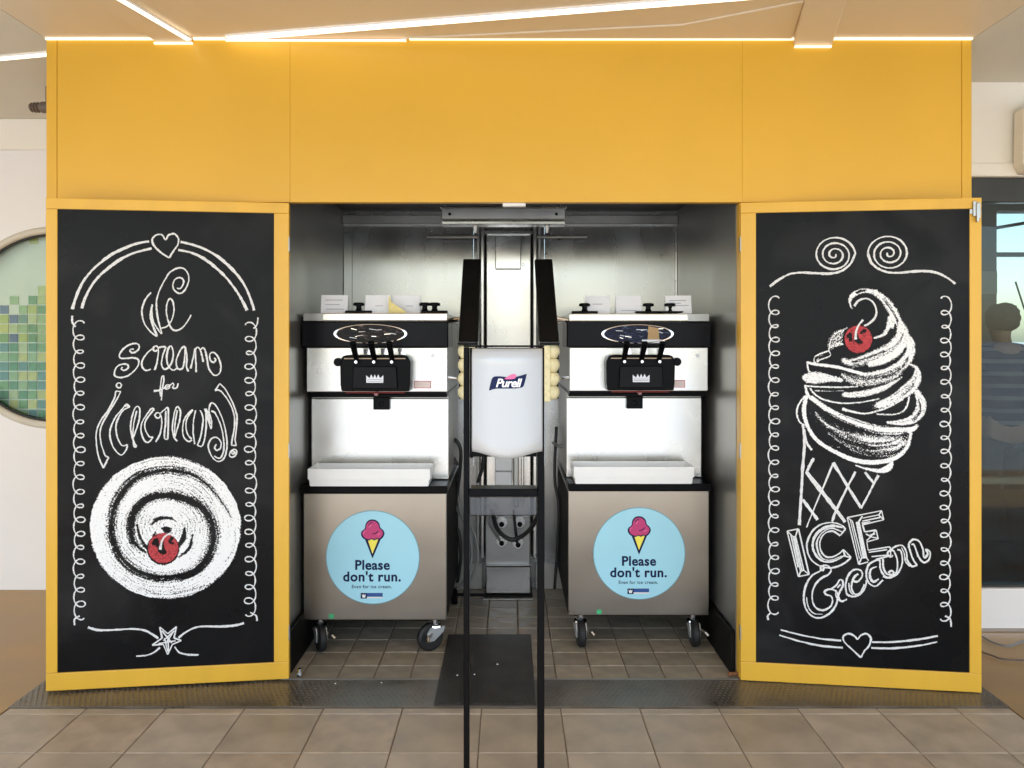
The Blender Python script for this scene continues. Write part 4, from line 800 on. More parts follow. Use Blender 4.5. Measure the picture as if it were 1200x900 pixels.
# ------------------------------------------------------------------ soft serve machines
def disc(bm, x, y, z, r, seg=48, sx=1.):
    vs = [bm.verts.new((x + sx * r * math.cos(2 * math.pi * k / seg), y, z + r * math.sin(2 * math.pi * k / seg))) for k in range(seg)]
    bm.faces.new(vs[::-1]); return bm
def poly(bm, pts, y): bm.faces.new([bm.verts.new((x, y, z)) for x, z in pts])
def sticker(par, x, y, z):
    """round pale blue floor-safety sticker, drawn from thin layers of print"""
    bm = bmesh.new(); lathe(bm, [(.210, 0), (.210, -.0012)], (x, y, z), 'y', 72); st = obj('sticker', bm, M['ring'], par)
    bm = bmesh.new(); disc(bm, x, y - .0016, z, .2065, 72); obj('sticker_face', bm, M['blue'], st)
    S = .21 / 55.5                                   # metres per photo pixel on the sticker
    o = lambda u, v: (x + (u - 480) / 7.2 * S, z - (v - 455) / 7.2 * S)       # from the enlarged view
    def out(name, pts, m, dy, n=5):
        q = crom([o(*p) for p in pts], n, True)[:-1]; bm = bmesh.new(); poly(bm, [tuple(p) for p in q], y - dy); return obj(name, bm, m, st)
    scoop = [(478, 132), (510, 140), (535, 165), (545, 200), (570, 225), (580, 255), (565, 288), (540, 305), (515, 300), (495, 310), (470, 302), (445, 312), (405, 298), (382, 268), (385, 235), (412, 210), (420, 170), (445, 140)]
    cx_, cy_ = 480, 228
    out('cone_outline', [(412, 296), (478, 466), (550, 296)], M['navy'], .0020, 1); out('cone_print', [(436, 302), (478, 425), (528, 302)], M['lemon'], .0023, 1)
    out('scoop_outline', scoop, M['navy'], .0026); out('scoop_print', [(cx_ + (a - cx_) * .87, cy_ + (b - cy_) * .87) for a, b in scoop], M['magenta'], .0029)
    def line(name, pts, wd, m, dy):
        bm = bmesh.new(); q = crom([o(*p) for p in pts], 6); pr = None
        for i, p in enumerate(q):
            d = q[min(i + 1, len(q) - 1)] - q[max(i - 1, 0)]; d = d / (np.hypot(*d) or 1); n_ = np.array((-d[1], d[0])) * wd * S / 2
            a_, b_ = bm.verts.new((p[0] + n_[0], y - dy, p[1] + n_[1])), bm.verts.new((p[0] - n_[0], y - dy, p[1] - n_[1]))
            if pr: bm.faces.new((pr[0], pr[1], b_, a_))
            pr = (a_, b_)
        return obj(name, bm, m, st)
    line('print_line', [(445, 185), (458, 165), (478, 158)], 1.0, M['navy'], .0032); line('print_line', [(478, 255), (505, 250), (528, 230)], 1.1, M['navy'], .0032)
    line('print_line', [(400, 262), (405, 240), (420, 230)], 1.1, M['pink'], .0032); line('print_line', [(452, 200), (458, 185), (470, 178)], 1.6, M['pink'], .0034); line('print_line', [(520, 265), (545, 250)], 1.4, M['pink'], .0032)
    def txt(s, size, v, bold, m=M['navy'], u=480, sp=1.):
        bm = text_bm(s, size, bold, spacing=sp); cx2, cz2 = o(u, v); stand_text(bm, cx2, y - .0024, cz2); return obj('lettering', bm, m, st)
    txt('Please', .060, 558, .0016, sp=1.05, u=476); txt("don't run.", .060, 657, .0016, sp=1.08, u=474); txt('Even for ice cream.', .0212, 717, .0001, u=472, sp=1.08)
    a_, b_ = o(378, 805), o(565, 758)
    bm = bmesh.new(); bx(bm, a_[0], b_[0], y - .0021, y - .0017, a_[1] + .008, b_[1]); obj('logo_bar', bm, mat('logo_blue', (.02, .08, .28), .4), st)
    bm = bmesh.new(); bx(bm, a_[0], a_[0] + .028, y - .0026, y - .00215, a_[1], b_[1]); obj('logo_bar', bm, M['navy'], st)
    bm = bmesh.new(); bx(bm, a_[0] + .028, b_[0], y - .0021, y - .0017, a_[1] + .002, a_[1] + .0065); obj('logo_bar', bm, M['pale_pink'], st)
    bm = bmesh.new(); q = (a_[0] + .014, (a_[1] + b_[1]) / 2); poly(bm, [(q[0] - .006, q[1] - .008), (q[0] + .006, q[1] - .008), (q[0] + .009, q[1] + .008), (q[0] + .003, q[1] + .002), (q[0], q[1] + .009), (q[0] - .003, q[1] + .002), (q[0] - .009, q[1] + .008)], y - .003); obj('logo_emblem', bm, M['ink_white'], st)
    return st
def caster(par, x, y, yaw, h, side):
    """swivel caster: stem, plate, two-cheek fork, tyre with hub"""
    R_ = .062; cs, sn = math.cos(yaw), math.sin(yaw); tr = .028
    def W(a, b, c): return (x + a * cs - b * sn, y + a * sn + b * cs, c)      # a = roll direction, b = axle
    bm = bmesh.new(); lathe(bm, [(.022, 0), (.017, -.004), (.017, -.035), (.030, -.038), (.032, -.046), (.020, -.05)], (x, y, h), 'z', 18)
    ca = obj('caster', bm, M['chrome'], par, False)
    bm = bmesh.new()
    for sg in (-1, 1):
        b0, b1 = sg * .0195, sg * .0245
        pl_ = [(-.036, h - .044), (.036, h - .044), (.052, h - .068), (tr + .020, R_ - .014), (tr - .010, R_ - .014), (-.030, h - .068)]
        vs0 = [bm.verts.new(W(a, b0, c)) for a, c in pl_]; vs1 = [bm.verts.new(W(a, b1, c)) for a, c in pl_]
        bm.faces.new(vs0); bm.faces.new(vs1[::-1])
        for i in range(len(pl_)): bm.faces.new((vs0[i], vs1[i], vs1[(i + 1) % 6], vs0[(i + 1) % 6]))
    if True: hexa(bm, [W(-.03, -.0185, h - .056), W(.03, -.0185, h - .056), W(.03, .0185, h - .056), W(-.03, .0185, h - .056), W(-.03, -.0185, h - .049), W(.03, -.0185, h - .049), W(.03, .0185, h - .049), W(-.03, .0185, h - .049)])
    bmesh.ops.recalc_face_normals(bm, faces=bm.faces); f_ = obj('fork', bm, M['caster_metal'], ca); f_['kind'] = 'stuff'; del f_['kind']
    def ring(prof, name, m, seg=28):
        bm = bmesh.new(); rs = []
        for r, b in prof: rs.append([bm.verts.new(W(tr + r * math.cos(2 * math.pi * k / seg), b, R_ + r * math.sin(2 * math.pi * k / seg))) for k in range(seg)])
        for p, q in zip(rs, rs[1:]):
            for k in range(seg): bm.faces.new((p[k], p[(k + 1) % seg], q[(k + 1) % seg], q[k]))
        bm.faces.new(rs[0]); bm.faces.new(rs[-1][::-1]); bmesh.ops.recalc_face_normals(bm, faces=bm.faces); obj(name, bm, m, ca)
    ring([(.036, -.0175), (.052, -.0175), (.0615, -.010), (.0615, .010), (.052, .0175), (.036, .0175)], 'tyre', M['rubber'])
    ring([(.012, -.018), (.030, -.0165), (.030, .0165), (.012, .018)], 'hub', M['hose'], 16)
    if side:
        bm = bmesh.new(); tube(bm, [W(tr, .02, R_ + .02), W(tr + .03, .045, R_ + .012), W(tr + .035, .055, R_)], [.006, .007, .008], 6); obj('brake_pedal', bm, M['steel_face'], ca)
def machine(xc, D, sgn, label, zlift=0.):
    s = D / F
    t = thing('soft_serve_machine', (xc, D, 0), label, 'ice cream machine', 'soft serve machines in the steel alcove')
    X = lambda u: xc + u
    def b(name, u0, u1, y0, y1, z0, z1, m, par=t, bev=.003, seg=2): return box(name, X(u0), X(u1), D + y0, D + y1, z0, z1, m, par, bev, seg)
    zb, zd = .152, .722
    b('base_cabinet', -.320, .320, .012, .78, zb, zd, M['steel_side'])
    dr = b('front_panel', -.3195, .3195, 0, .0115, zb + .001, zd - .001, M['steel_door'], bev=.004)
    b('side_panel', -.3225, -.3203, .02, .76, zb + .01, zd - .01, M['black_matte'], bev=0); b('side_panel', .3203, .3225, .02, .76, zb + .01, zd - .01, M['black_matte'], bev=0)
    b('underframe', -.29, .29, .05, .74, zb - .02, zb - .001, M['black_matte'], bev=0)
    sticker(dr, X(-.004 - .006 * sgn * -1), D - .0001, CAM_H - (653 if sgn < 0 else 648.5) * s + 400 * s)
    gx = X(-.195 if sgn < 0 else -.18)
    bm = bmesh.new(); bx(bm, gx - .011, gx + .011, D - .0018, D - .0002, zb + .008, zb + .028); obj('green_dot', bm, M['green'], dr)
    b('ledge', -.322, .326, -.032, .13, zd + .001, zd + .036, M['black'], bev=.006)
    # splash panel stands back above the ledge
    b('splash_panel', -.318, .318, .135, .147, zd + .037, 1.134, M['steel_face'], bev=.003)
    b('upper_cabinet', -.318, .318, .148, .78, zd + .037, 1.160, M['steel_side'])
    b('splash_lip', -.316, .316, .126, .134, zd + .039, zd + .047, M['steel_face'], bev=.002)
    # freezer face and header
    b('shadow_gap', -.312, .316, .045, .78, 1.1605, 1.171, M['black'], bev=0)
    b('underside', -.314, .318, .05, .134, 1.146, 1.160, M['black'], bev=.003)
    fc = b('face_panel', -.313, .322, .03, .044, 1.172, 1.372, M['steel_face'], bev=.003)
    b('freezer_body', -.313, .320, .045, .78, 1.172, 1.49, M['steel_side'], bev=.002)
    hd = b('header', -.328, .328, 0, .029, 1.3725, 1.489, M['header'], bev=.006)
    b('header_side', -.327, -.3135, .030, .30, 1.3725, 1.489, M['header'], bev=.002); b('header_side', .3205, .327, .030, .30, 1.3725, 1.489, M['header'], bev=.002)
    b('hopper_lid', -.318, .322, .012, .76, 1.4915, 1.527, M['steel_face'], bev=.005)
    b('lid_end', -.322 if sgn < 0 else .225, -.235 if sgn < 0 else .322, .006, .0115, 1.492, 1.526, M['steel_side'], bev=.001)
    # oval glazed emblem on the header: silver ring, busy dark print
    ox = -.020 if sgn < 0 else -.006; oz = 1.4335; c = (X(ox), D, oz)
    bm = bmesh.new(); rs = []; seg = 48
    for (q, dy) in ((1.0, -.0005), (.995, -.006), (.93, -.007), (.90, -.0015)):
        rs.append([bm.verts.new((c[0] + .165 * q * math.cos(2 * math.pi * k / seg), D + dy, oz + .045 * (q if q == 1 else q - .03) * math.sin(2 * math.pi * k / seg))) for k in range(seg)])
    for p, q in zip(rs, rs[1:]):
        for k in range(seg): bm.faces.new((p[k], p[(k + 1) % seg], q[(k + 1) % seg], q[k]))
    em = obj('emblem', bm, M['chrome'], hd)
    bm = bmesh.new(); disc(bm, c[0], D - .0012, oz, .041, 48, 3.66); obj('emblem_print', bm, M['emblem_l' if sgn < 0 else 'emblem_r'], em)
    for k in range(10):
        a0 = random.uniform(0, 6.28); uu = random.uniform(-.10, .10); vv = random.uniform(-.024, .024); L = random.uniform(.01, .045)
        bm = bmesh.new(); x0 = c[0] + uu; z0 = oz + vv; dz = random.uniform(-.006, .006)
        poly(bm, [(x0, z0), (x0 + L, z0 + dz), (x0 + L, z0 + dz + .0022), (x0, z0 + .003)], D - .0016 - k * .00006)
        obj('emblem_glint', bm, random.choice([M['silver'], M['chrome'], M['pale_pink'] if sgn < 0 else M['ink_grey'], M['ink_white']]), em)
    if sgn > 0:
        bm = bmesh.new(); poly(bm, [(c[0] + .045, oz - .036), (c[0] + .10, oz - .028), (c[0] + .095, oz + .026), (c[0] + .05, oz + .036)], D - .0030); obj('emblem_patch', bm, mat('amber_print', (.42, .25, .08), .3), em)
        bm = bmesh.new(); poly(bm, [(c[0] + .02, oz - .043), (c[0] + .125, oz - .040), (c[0] + .125, oz - .026), (c[0] + .02, oz - .026)], D - .0033); obj('emblem_patch', bm, M['silver'], em)
    # dispensing door
    u0, u1 = (-.146, .166) if sgn < 0 else (-.155, .155); dz0, dz1 = 1.180, 1.340
    bm = bmesh.new(); k_ = [(u0 + .006, dz0 + .0), (u1 - .006, dz0), (u1 - .002, dz0 + .03), (u1, dz1 - .03), (u1 - .012, dz1 - .006), (u1 - .03, dz1), (u0 + .03, dz1), (u0 + .012, dz1 - .006), (u0, dz1 - .03), (u0 + .002, dz0 + .03)]
    prism_y(bm, [(X(a), z) for a, z in k_], D - .055, D + .0295); bevel(bm, .006, 2); dd = obj('dispensing_door', bm, M['black'], t)
    m0 = (u0 + u1) / 2
    bm = bmesh.new(); prism_y(bm, [(X(m0 - .10), dz0 + .012), (X(m0 + .10), dz0 + .012), (X(m0 + .095), dz1 - .05), (X(m0 - .095), dz1 - .05)], D - .066, D - .056); bevel(bm, .003, 1); obj('door_plate', bm, M['header'], dd)
    cz, cw = 1.218, .037                               # crown emblem
    bm = bmesh.new(); cx_ = X(m0 + .0)
    poly(bm, [(cx_ - cw, cz), (cx_ + cw, cz), (cx_ + cw * 1.02, cz + .033), (cx_ + cw * .62, cz + .020), (cx_ + cw * .42, cz + .037), (cx_ + cw * .2, cz + .020), (cx_, cz + .037), (cx_ - cw * .2, cz + .020), (cx_ - cw * .42, cz + .037), (cx_ - cw * .62, cz + .020), (cx_ - cw * 1.02, cz + .033)], D - .0665)
    cr = obj('crown_emblem', bm, M['silver'], dd)
    for q in (.006, .013):
        bm = bmesh.new(); poly(bm, [(cx_ - cw * .9, cz + q), (cx_ + cw * .9, cz + q), (cx_ + cw * .9, cz + q + .0014), (cx_ - cw * .9, cz + q + .0014)], D - .067); obj('crown_line', bm, M['black'], dd)
    for dx in (-.155 + .01, .150 - .01) if False else ((u0 - .012, u1 + .012)[0 if sgn < 0 else 1],):
        bm = bmesh.new(); lathe(bm, [(.016, -.045), (.019, -.040), (.019, -.01), (.012, -.006), (.012, .029)], (X(dx), D, dz1 - .032), 'y', 16); obj('door_knob', bm, M['black'], dd)
    bm = bmesh.new(); tube(bm, [(X(m0 - .135), D - .062, dz1 - .016), (X(m0 + .135), D - .062, dz1 - .016)], .0035, 8); obj('pivot_rod', bm, M['chrome'], dd)
    for k, hx in enumerate((-.078, 0, .078)):
        h = X(m0 + hx)
        bm = bmesh.new(); hexa(bm, [(h - .011, D - .085, dz1 - .022), (h + .011, D - .085, dz1 - .022), (h + .011, D - .066, dz1 - .022), (h - .011, D - .066, dz1 - .022), (h - .013, D - .175, dz1 + .052), (h + .013, D - .175, dz1 + .052), (h + .013, D - .155, dz1 + .062), (h - .013, D - .155, dz1 + .062)])
        bevel(bm, .003, 1); lv = obj('draw_handle', bm, M['black'], dd)
        bm = bmesh.new(); lathe(bm, [(.0065, -.095), (.0065, -.086)], (h, D, dz1 - .030), 'y', 10); obj('handle_screw', bm, M['chrome'], dd)
        bm = bmesh.new(); hexa(bm, [(h + .016, D + .012, dz1 + .001), (h + .050, D + .012, dz1 + .001), (h + .050, D + .026, dz1 + .001), (h + .016, D + .026, dz1 + .001), (h + .012, D + .012, dz1 + .028), (h + .040, D + .012, dz1 + .028), (h + .040, D + .026, dz1 + .028), (h + .012, D + .026, dz1 + .028)]); obj('freezer_stud', bm, M['chrome'], dd)
    bm = bmesh.new(); tube(bm, [(X(m0 - .13), D - .05, dz0 - .006), (X(m0 + .13), D - .05, dz0 - .006)], .0035, 8); obj('red_gasket', bm, mat('red_gasket', (.16, .01, .012), .5), dd)
    for hx in (0,):
        bm = bmesh.new(); lathe(bm, [(.012, 0), (.010, -.012), (.006, -.02)], (X(m0 + hx), D - .03, dz0 - .001), 'z', 12); obj('nozzle', bm, mat('pink_nozzle', (.45, .25, .25), .4), dd)
    # warning label and lock
    lx = .171 if sgn < 0 else .140
    bm = bmesh.new(); bx(bm, X(lx), X(lx + .077), D + .0285, D + .0298, 1.188, 1.222); lb = obj('warning_label', bm, M['ink_red'], fc)
    bm = bmesh.new(); bx(bm, X(lx + .003), X(lx + .074), D + .0278, D + .0284, 1.191, 1.219); obj('label_face', bm, M['pale_pink'], lb)
    bm = bmesh.new(); lathe(bm, [(.009, 0), (.009, -.003)], (X(.255 if sgn < 0 else .275), D + .029, 1.335), 'y', 14); obj('lock', bm, M['silver'], fc)
    b('faucet_block', m0 - .038, m0 + .038, .112, .1345, 1.084, 1.144, M['black'], bev=.004)
    bm = bmesh.new(); lathe(bm, [(.010, 0), (.010, -.006), (.005, -.008)], (X(m0), D + .1115, 1.112), 'y', 12); obj('faucet_screw', bm, M['header'], t)
    # knobs and rails on the lid
    for (u, wd_) in ((-.085, .05), (.215, .0), (.26, .11)) if sgn < 0 else ((.055, 0.01), (.155, .05), (-.24, .05)):
        if wd_: b('lid_handle', u - .06, u + .06, .05, .085, 1.5275, 1.540, M['black'], bev=.003)
        bm = bmesh.new(); lathe(bm, [(.016, .0), (.012, .008), (.012, .02), (.026, .022), (.026, .032), (.02, .036)], (X(u), D + .067, 1.5405), 'z', 16); obj('lid_knob', bm, M['black'], t)
    # drip tray
    tx = -.018 if sgn < 0 else -.030; Dt = -.055
    bm = bmesh.new(); w0, w1 = .262, .270; z0, z1 = zd + .038, zd + .038 + .080; y0, y1 = D + Dt, D + .118
    a_ = X(tx)
    hexa(bm, [(a_ - w0, y0 + .006, z0), (a_ + w0, y0 + .006, z0), (a_ + w0, y1 - .01, z0), (a_ - w0, y1 - .01, z0), (a_ - w1, y0, z1), (a_ + w1, y0, z1), (a_ + w1, y1, z1), (a_ - w1, y1, z1)])
    tf = [f for f in bm.faces if f.calc_center_median().z > z1 - .001]
    r_ = bmesh.ops.inset_region(bm, faces=tf, thickness=.008)
    bmesh.ops.translate(bm, verts=tf[0].verts, vec=(0, 0, -.05)); bmesh.ops.recalc_face_normals(bm, faces=bm.faces)
    ed = [e for e in bm.edges if e.calc_length() > .05]; bmesh.ops.bevel(bm, geom=ed, offset=.0025, segments=2, affect='EDGES')
    obj('drip_tray', bm, M['white_plastic'], t)
    for (u, yy, yaw) in ((-.262, .06, -1.15), (.265, .06, -1.95 + 1.1) if sgn < 0 else (.262, .06, -1.62), (-.26, .70, 1.2), (.26, .70, 1.6)):
        if sgn > 0 and u < 0 and yy < .1: yaw = -1.5
        if sgn < 0 and u > 0 and yy < .1: yaw = math.pi + .55
        caster(t, X(u), D + yy, yaw, zb, yy < .1)
    return t
def emblemmat(name, c1, c2, c3_):
    m = mat(name, c1, .35, spec=.12); n, l = m.node_tree.nodes, m.node_tree.links; tc = n.new('ShaderNodeTexCoord'); mp = n.new('ShaderNodeMapping'); mp.inputs['Scale'].default_value = (1, 1, 3.2)
    no = n.new('ShaderNodeTexNoise'); no.inputs['Scale'].default_value = 22; no.inputs['Detail'].default_value = 5; no.inputs['Distortion'].default_value = 1.5
    l.new(tc.outputs['Object'], mp.inputs[0]); l.new(mp.outputs[0], no.inputs['Vector']); r = n.new('ShaderNodeValToRGB'); r.color_ramp.interpolation = 'LINEAR'
    r.color_ramp.elements[0].position = .47; r.color_ramp.elements[0].color = (*c1, 1); r.color_ramp.elements[1].position = .78; r.color_ramp.elements[1].color = (*c3_, 1); e = r.color_ramp.elements.new(.60); e.color = (*c2, 1)
    l.new(no.outputs[0], r.inputs[0]); l.new(r.outputs[0], n['Principled BSDF'].inputs['Base Color']); return m
M['emblem_l'] = emblemmat('emblem_print_warm', (.012, .012, .012), (.03, .02, .018), (.35, .27, .25)); M['emblem_r'] = emblemmat('emblem_print_cool', (.012, .014, .03), (.02, .03, .08), (.35, .38, .42))
XM1 = PX(439.5, 3.55); XM2 = PX(748.5, 3.61)
machine(XM1, 3.55, -1, 'soft serve machine on casters against the left alcove wall, beside the yellow cone picture')
machine(XM2, 3.61, 1, 'soft serve machine on casters nearer the right alcove wall, amber patch in its oval emblem')
# cards standing on the machine lids
def card(px, w_px, D, ytop, label, rot=0, lines=True):
    c = P(px, 368, D); W_, H_ = w_px * D / F, (368 - ytop) * D / F
    z0 = 1.5285; t = thing('card', (c.x, D, z0), label, 'card', 'white cards on top of the machines'); co = math.cos(rot); si = math.sin(rot); H_ = PZ(ytop, D) - z0
    def q(u, y, z): return (c.x + u * co - y * si, D + u * si + y * co, z)
    bm = bmesh.new(); hexa(bm, [q(-W_ / 2, 0, z0), q(W_ / 2, 0, z0), q(W_ / 2, .0025, z0), q(-W_ / 2, .0025, z0), q(-W_ / 2, .020, z0 + H_), q(W_ / 2, .020, z0 + H_), q(W_ / 2, .0225, z0 + H_), q(-W_ / 2, .0225, z0 + H_)])
    obj('front_leaf', bm, M['card'], t)
    bm = bmesh.new(); hexa(bm, [q(-W_ / 2, .045, z0), q(W_ / 2, .045, z0), q(W_ / 2, .0475, z0), q(-W_ / 2, .0475, z0), q(-W_ / 2, .023, z0 + H_), q(W_ / 2, .023, z0 + H_), q(W_ / 2, .0255, z0 + H_), q(-W_ / 2, .0255, z0 + H_)])
    obj('back_leaf', bm, M['card'], t)
    for (f0, u0, u1) in lines:
        yv = .020 * f0 - .0007; zz = z0 + H_ * f0
        bm = bmesh.new(); bm.faces.new([bm.verts.new(v) for v in (q(u0 * W_, yv, zz), q(u1 * W_, yv, zz), q(u1 * W_, yv + .0007 * .0, zz + .0035), q(u0 * W_, yv, zz + .0035))]); obj('printed_line', bm, M['ink_grey'], t)
    return t
card(391.5, 31, 3.62, 345.5, 'white card standing at the far left end of the left machine lid', .06, [(.7, -.35, .3), (.45, -.35, .2), (.2, -.3, .35)])
card(442.5, 30, 3.62, 345.5, 'middle white card on the left machine, just left of the yellow cone picture', 0, [(.38, -.1, .2)])
card(475.5, 34, 3.64, 345.5, 'white card on the left machine partly behind the yellow cone picture', -.02, [(.38, .0, .25)])
card(700.5, 29, 3.68, 346, 'plain white card at the left end of the right machine lid', 0, [(.5, -.2, .2)])
card(737, 30, 3.68, 346, 'middle white card on the right machine lid beside the black knob', .02, [(.15, -.3, .3)])
card(795.5, 30, 3.66, 346, 'tilted white card with a dark printed line, right end of the right machine', -.05, [(.55, -.3, .1), (.42, -.3, .4), (.7, -.35, .3)])
t = thing('cone_picture', P(465, 368, 3.6), 'small yellow cut out cone picture propped between two white cards on the left machine', 'cut-out')
bm = bmesh.new(); prism_y(bm, [(PX(455.5, 3.6), 1.5285), (PX(476.5, 3.6), 1.5285), (PX(474, 3.6), PZ(364, 3.6)), (PX(464, 3.6), PZ(357.5, 3.6)), (PX(458.5, 3.6), PZ(354, 3.6)), (PX(456.5, 3.6), PZ(345, 3.6)), (PX(455.5, 3.6), PZ(350, 3.6))], 3.598, 3.601); obj('picture', bm, mat('yellow_print', (.80, .66, .24), .5, var=.1, vscale=40), t)
# cone dispensers
def cones(sgn, xpt, xpb, label):
    t = thing('cone_dispenser', P(xpb, 405, 3.34), label, 'cone dispenser', 'black cone dispensers beside the machines')
    D1, D0 = 3.72, 3.36; hw = .041; a, b = P(xpt, 303.5, D1), P(xpb, 401, D0)
    up = Vector((0, D1 - D0, a.z - b.z)).normalized(); nn = Vector((0, -up.z, up.y)); dep = .10
    def q(p, s, d): return p + Vector((s * hw, 0, 0)) - nn * -d * -1
    bm = bmesh.new(); back = Vector((0, .09, 0))
    hexa(bm, [b + Vector((-hw, 0, 0)), b + Vector((hw, 0, 0)), b + Vector((hw, 0, 0)) + back, b + Vector((-hw, 0, 0)) + back, a + Vector((-hw, 0, 0)), a + Vector((hw, 0, 0)), a + Vector((hw, 0, 0)) + back, a + Vector((-hw, 0, 0)) + back])
    bevel(bm, .004, 1); obj('chute', bm, M['black_matte'], t)
    bm = bmesh.new(); bx(bm, b.x - hw - .002, b.x + hw + .002, D0 - .004, D0 + .094, b.z - .012, b.z - .001); bevel(bm, .002, 1); obj('chute_collar', bm, M['header'], t)
    ox = b.x + sgn * .006                                                  # open magazine with cone rims showing on the outer side
    bm = bmesh.new(); bx(bm, b.x - sgn * .036, b.x - sgn * .030, D0 - .002, D0 + .09, PZ(470, D0), b.z - .013) if False else bx(bm, min(ox - sgn * .042, ox - sgn * .038), max(ox - sgn * .042, ox - sgn * .038), D0 + .0, D0 + .09, PZ(469, D0), b.z - .013); obj('side_plate', bm, M['black_matte'], t)
    bm = bmesh.new(); bx(bm, ox - .037, ox + .037, D0 + .075, D0 + .09, PZ(469, D0), b.z - .013); obj('back_plate', bm, M['black_matte'], t)
    bm = bmesh.new(); xa, xb = sorted((ox - sgn * .002, ox - sgn * .036)); bx(bm, xa, xb, D0 - .001, D0 + .07, PZ(471, D0), b.z - .014); bevel(bm, .003, 1); obj('magazine_front', bm, M['cone'], t)
    for k in range(4):
        zc = PZ(412 + k * 16.2, D0)
        bm = bmesh.new(); lathe(bm, [(.018, .0285), (.026, .024), (.033, .010), (.033, -.006), (.027, -.018), (.020, -.0285)], (ox + sgn * .006, D0 + .036, zc), 'z', 20); obj('cone', bm, M['cone'], t, True)
    bm = bmesh.new(); y_ = D0 + .05; zz = PZ(444, D0); tube(bm, [(ox - sgn * -.0 - sgn * 0 + (-.043 if sgn < 0 else .043) * 1, y_, zz), (ox + (-.085 if sgn < 0 else .085), y_ + .1, zz)], .005); obj('mounting_arm', bm, M['chrome'], t)
    bm = bmesh.new(); z2 = a.z - .30; tube(bm, [(ox + sgn * .03, 3.62, PZ(373, 3.6)), (ox + sgn * .10, 3.64, PZ(376, 3.6))], .011); obj('mounting_arm', bm, M['chrome'], t)
cones(-1, 553, 548.3, 'black slanting cone dispenser with a row of pale cone rims, left of the steel duct')
cones(1, 637, 644, 'black slanting cone dispenser with a row of pale cone rims, right of the steel duct')
# ------------------------------------------------------------------ cables and hoses
def hose(name, pts, r, m, label):
    t = thing(name, pts[0], label, 'cable', 'cables and hoses between the machines'); bm = bmesh.new(); tube(bm, [Vector(p) for p in crom([tuple(p) for p in pts], 8)], r, 8); obj('sheath', bm, m, t, True)
hose('hose', [P(577, 598, 4.3), P(583, 620, 4.22), P(598, 632, 4.18), (P(612, 628, 4.2)), P(625, 615, 4.25), P(632, 598, 4.3)], .012, M['cable'], 'black hose hanging in a loop in front of the four sockets')
hose('cable', [P(570, 598, 4.32), P(574, 615, 4.3), P(586, 634, 4.33)], .007, M['hose'], 'thin grey cable running down to the lower left socket')
hose('cable', [P(602, 598, 4.3), P(604, 620, 4.25), P(606, 636, 4.33)], .008, M['cable'], 'short black cable running straight down to the lower right socket')
hose('cable', [P(536, 560, 4.2), P(540, 600, 4.15), P(556, 625, 4.1), P(560, 655, 4.1), P(552, 678, 4.12), P(543, 686, 4.15)], .008, M['hose'], 'grey cable curving down outermost on the left side of the duct')
hose('cable', [P(532, 590, 4.2), P(548, 620, 4.1), P(553, 650, 4.1), P(547, 675, 4.1), P(536, 690, 4.15)], .008, M['hose'], 'grey cable curving inside the outermost one left of the duct')
hose('cable', [P(528, 640, 4.2), P(536, 620, 4.15), P(540, 650, 4.15), P(536, 682, 4.2)], .009, M['cable'], 'short black cable loop low behind the left machine')
hose('cable', [P(552, 535, 4.25), P(565, 529, 4.2), P(566, 545, 4.2), P(560, 565, 4.22)], .010, M['cable'], 'thick black cable bending beside the duct above the stand tray')
hose('cable', [P(536, 545, 4.1), P(529, 530, 4.1), P(532, 515, 4.1), P(540, 530, 4.1), P(536, 575, 4.15), P(530, 600, 4.2)], .010, M['cable'], 'black cable loop hanging at the right side of the left machine')
hose('cable', [P(652, 500, 4.2), P(650, 560, 4.2), P(655, 600, 4.2), P(650, 690, 4.25)], .008, M['cable'], 'black cable dropping straight down left of the right machine')
hose('cable', [P(648, 519, 4.15), P(656, 523, 4.1), P(661, 519, 4.1)], .008, M['hose'], 'small grey pipe stub beside the right machine')
pl_t = thing('floor_bracket', P(532, 695, 4.2), 'small black bracket clamped near the floor between left machine and duct', 'bracket')
box('clamp', PX(529, 4.2), PX(536, 4.2), 4.19, 4.23, PZ(708, 4.2), PZ(690, 4.2), M['black'], pl_t, .004); bm = bmesh.new(); tube(bm, [P(520, 697, 4.18), P(568, 697, 4.18)], .008); obj('rod', bm, M['black'], pl_t)
# ------------------------------------------------------------------ hand sanitizer stand in front
DS = 1.80; k = DS / F
sx = lambda p: PX(p, DS); sz = lambda p: PZ(p, DS)
ss = thing('sanitizer_stand', (sx(592), DS, 0), 'slim black hand sanitizer stand with a white dispenser in front of the alcove', 'sanitizer stand')
for (a_, b_) in ((543.2, 549.8), (629.8, 638)):
    bm = bmesh.new(); bx(bm, sx(a_), sx(b_), DS, DS + .03, .013, sz(407)); bevel(bm, .0015, 1); obj('post', bm, M['black'], ss)
box('top_bar', sx(543.2), sx(638), DS, DS + .03, sz(407) + .0005, sz(404.6), M['black'], ss, .001)
box('back_plate', sx(550.3), sx(629.3), DS + .012, DS + .02, sz(536), sz(407.5), M['black'], ss, 0)
box('shelf', sx(550.3), sx(629.3), DS - .012, DS + .05, sz(579.5), sz(573), M['black'], ss, .002)
box('shelf_lip', sx(550.3), sx(629.3), DS - .02, DS - .0125, sz(579.5), sz(571), M['black'], ss, .001)
box('drip_tray', sx(550.5), sx(629.2), DS - .014, DS - .006, sz(603), sz(580.5), M['tray_clear'], ss, .002)
box('base_plate', sx(592) - .19, sx(592) + .19, DS - .17, DS + .20, .0, .012, M['black'], ss, .003)
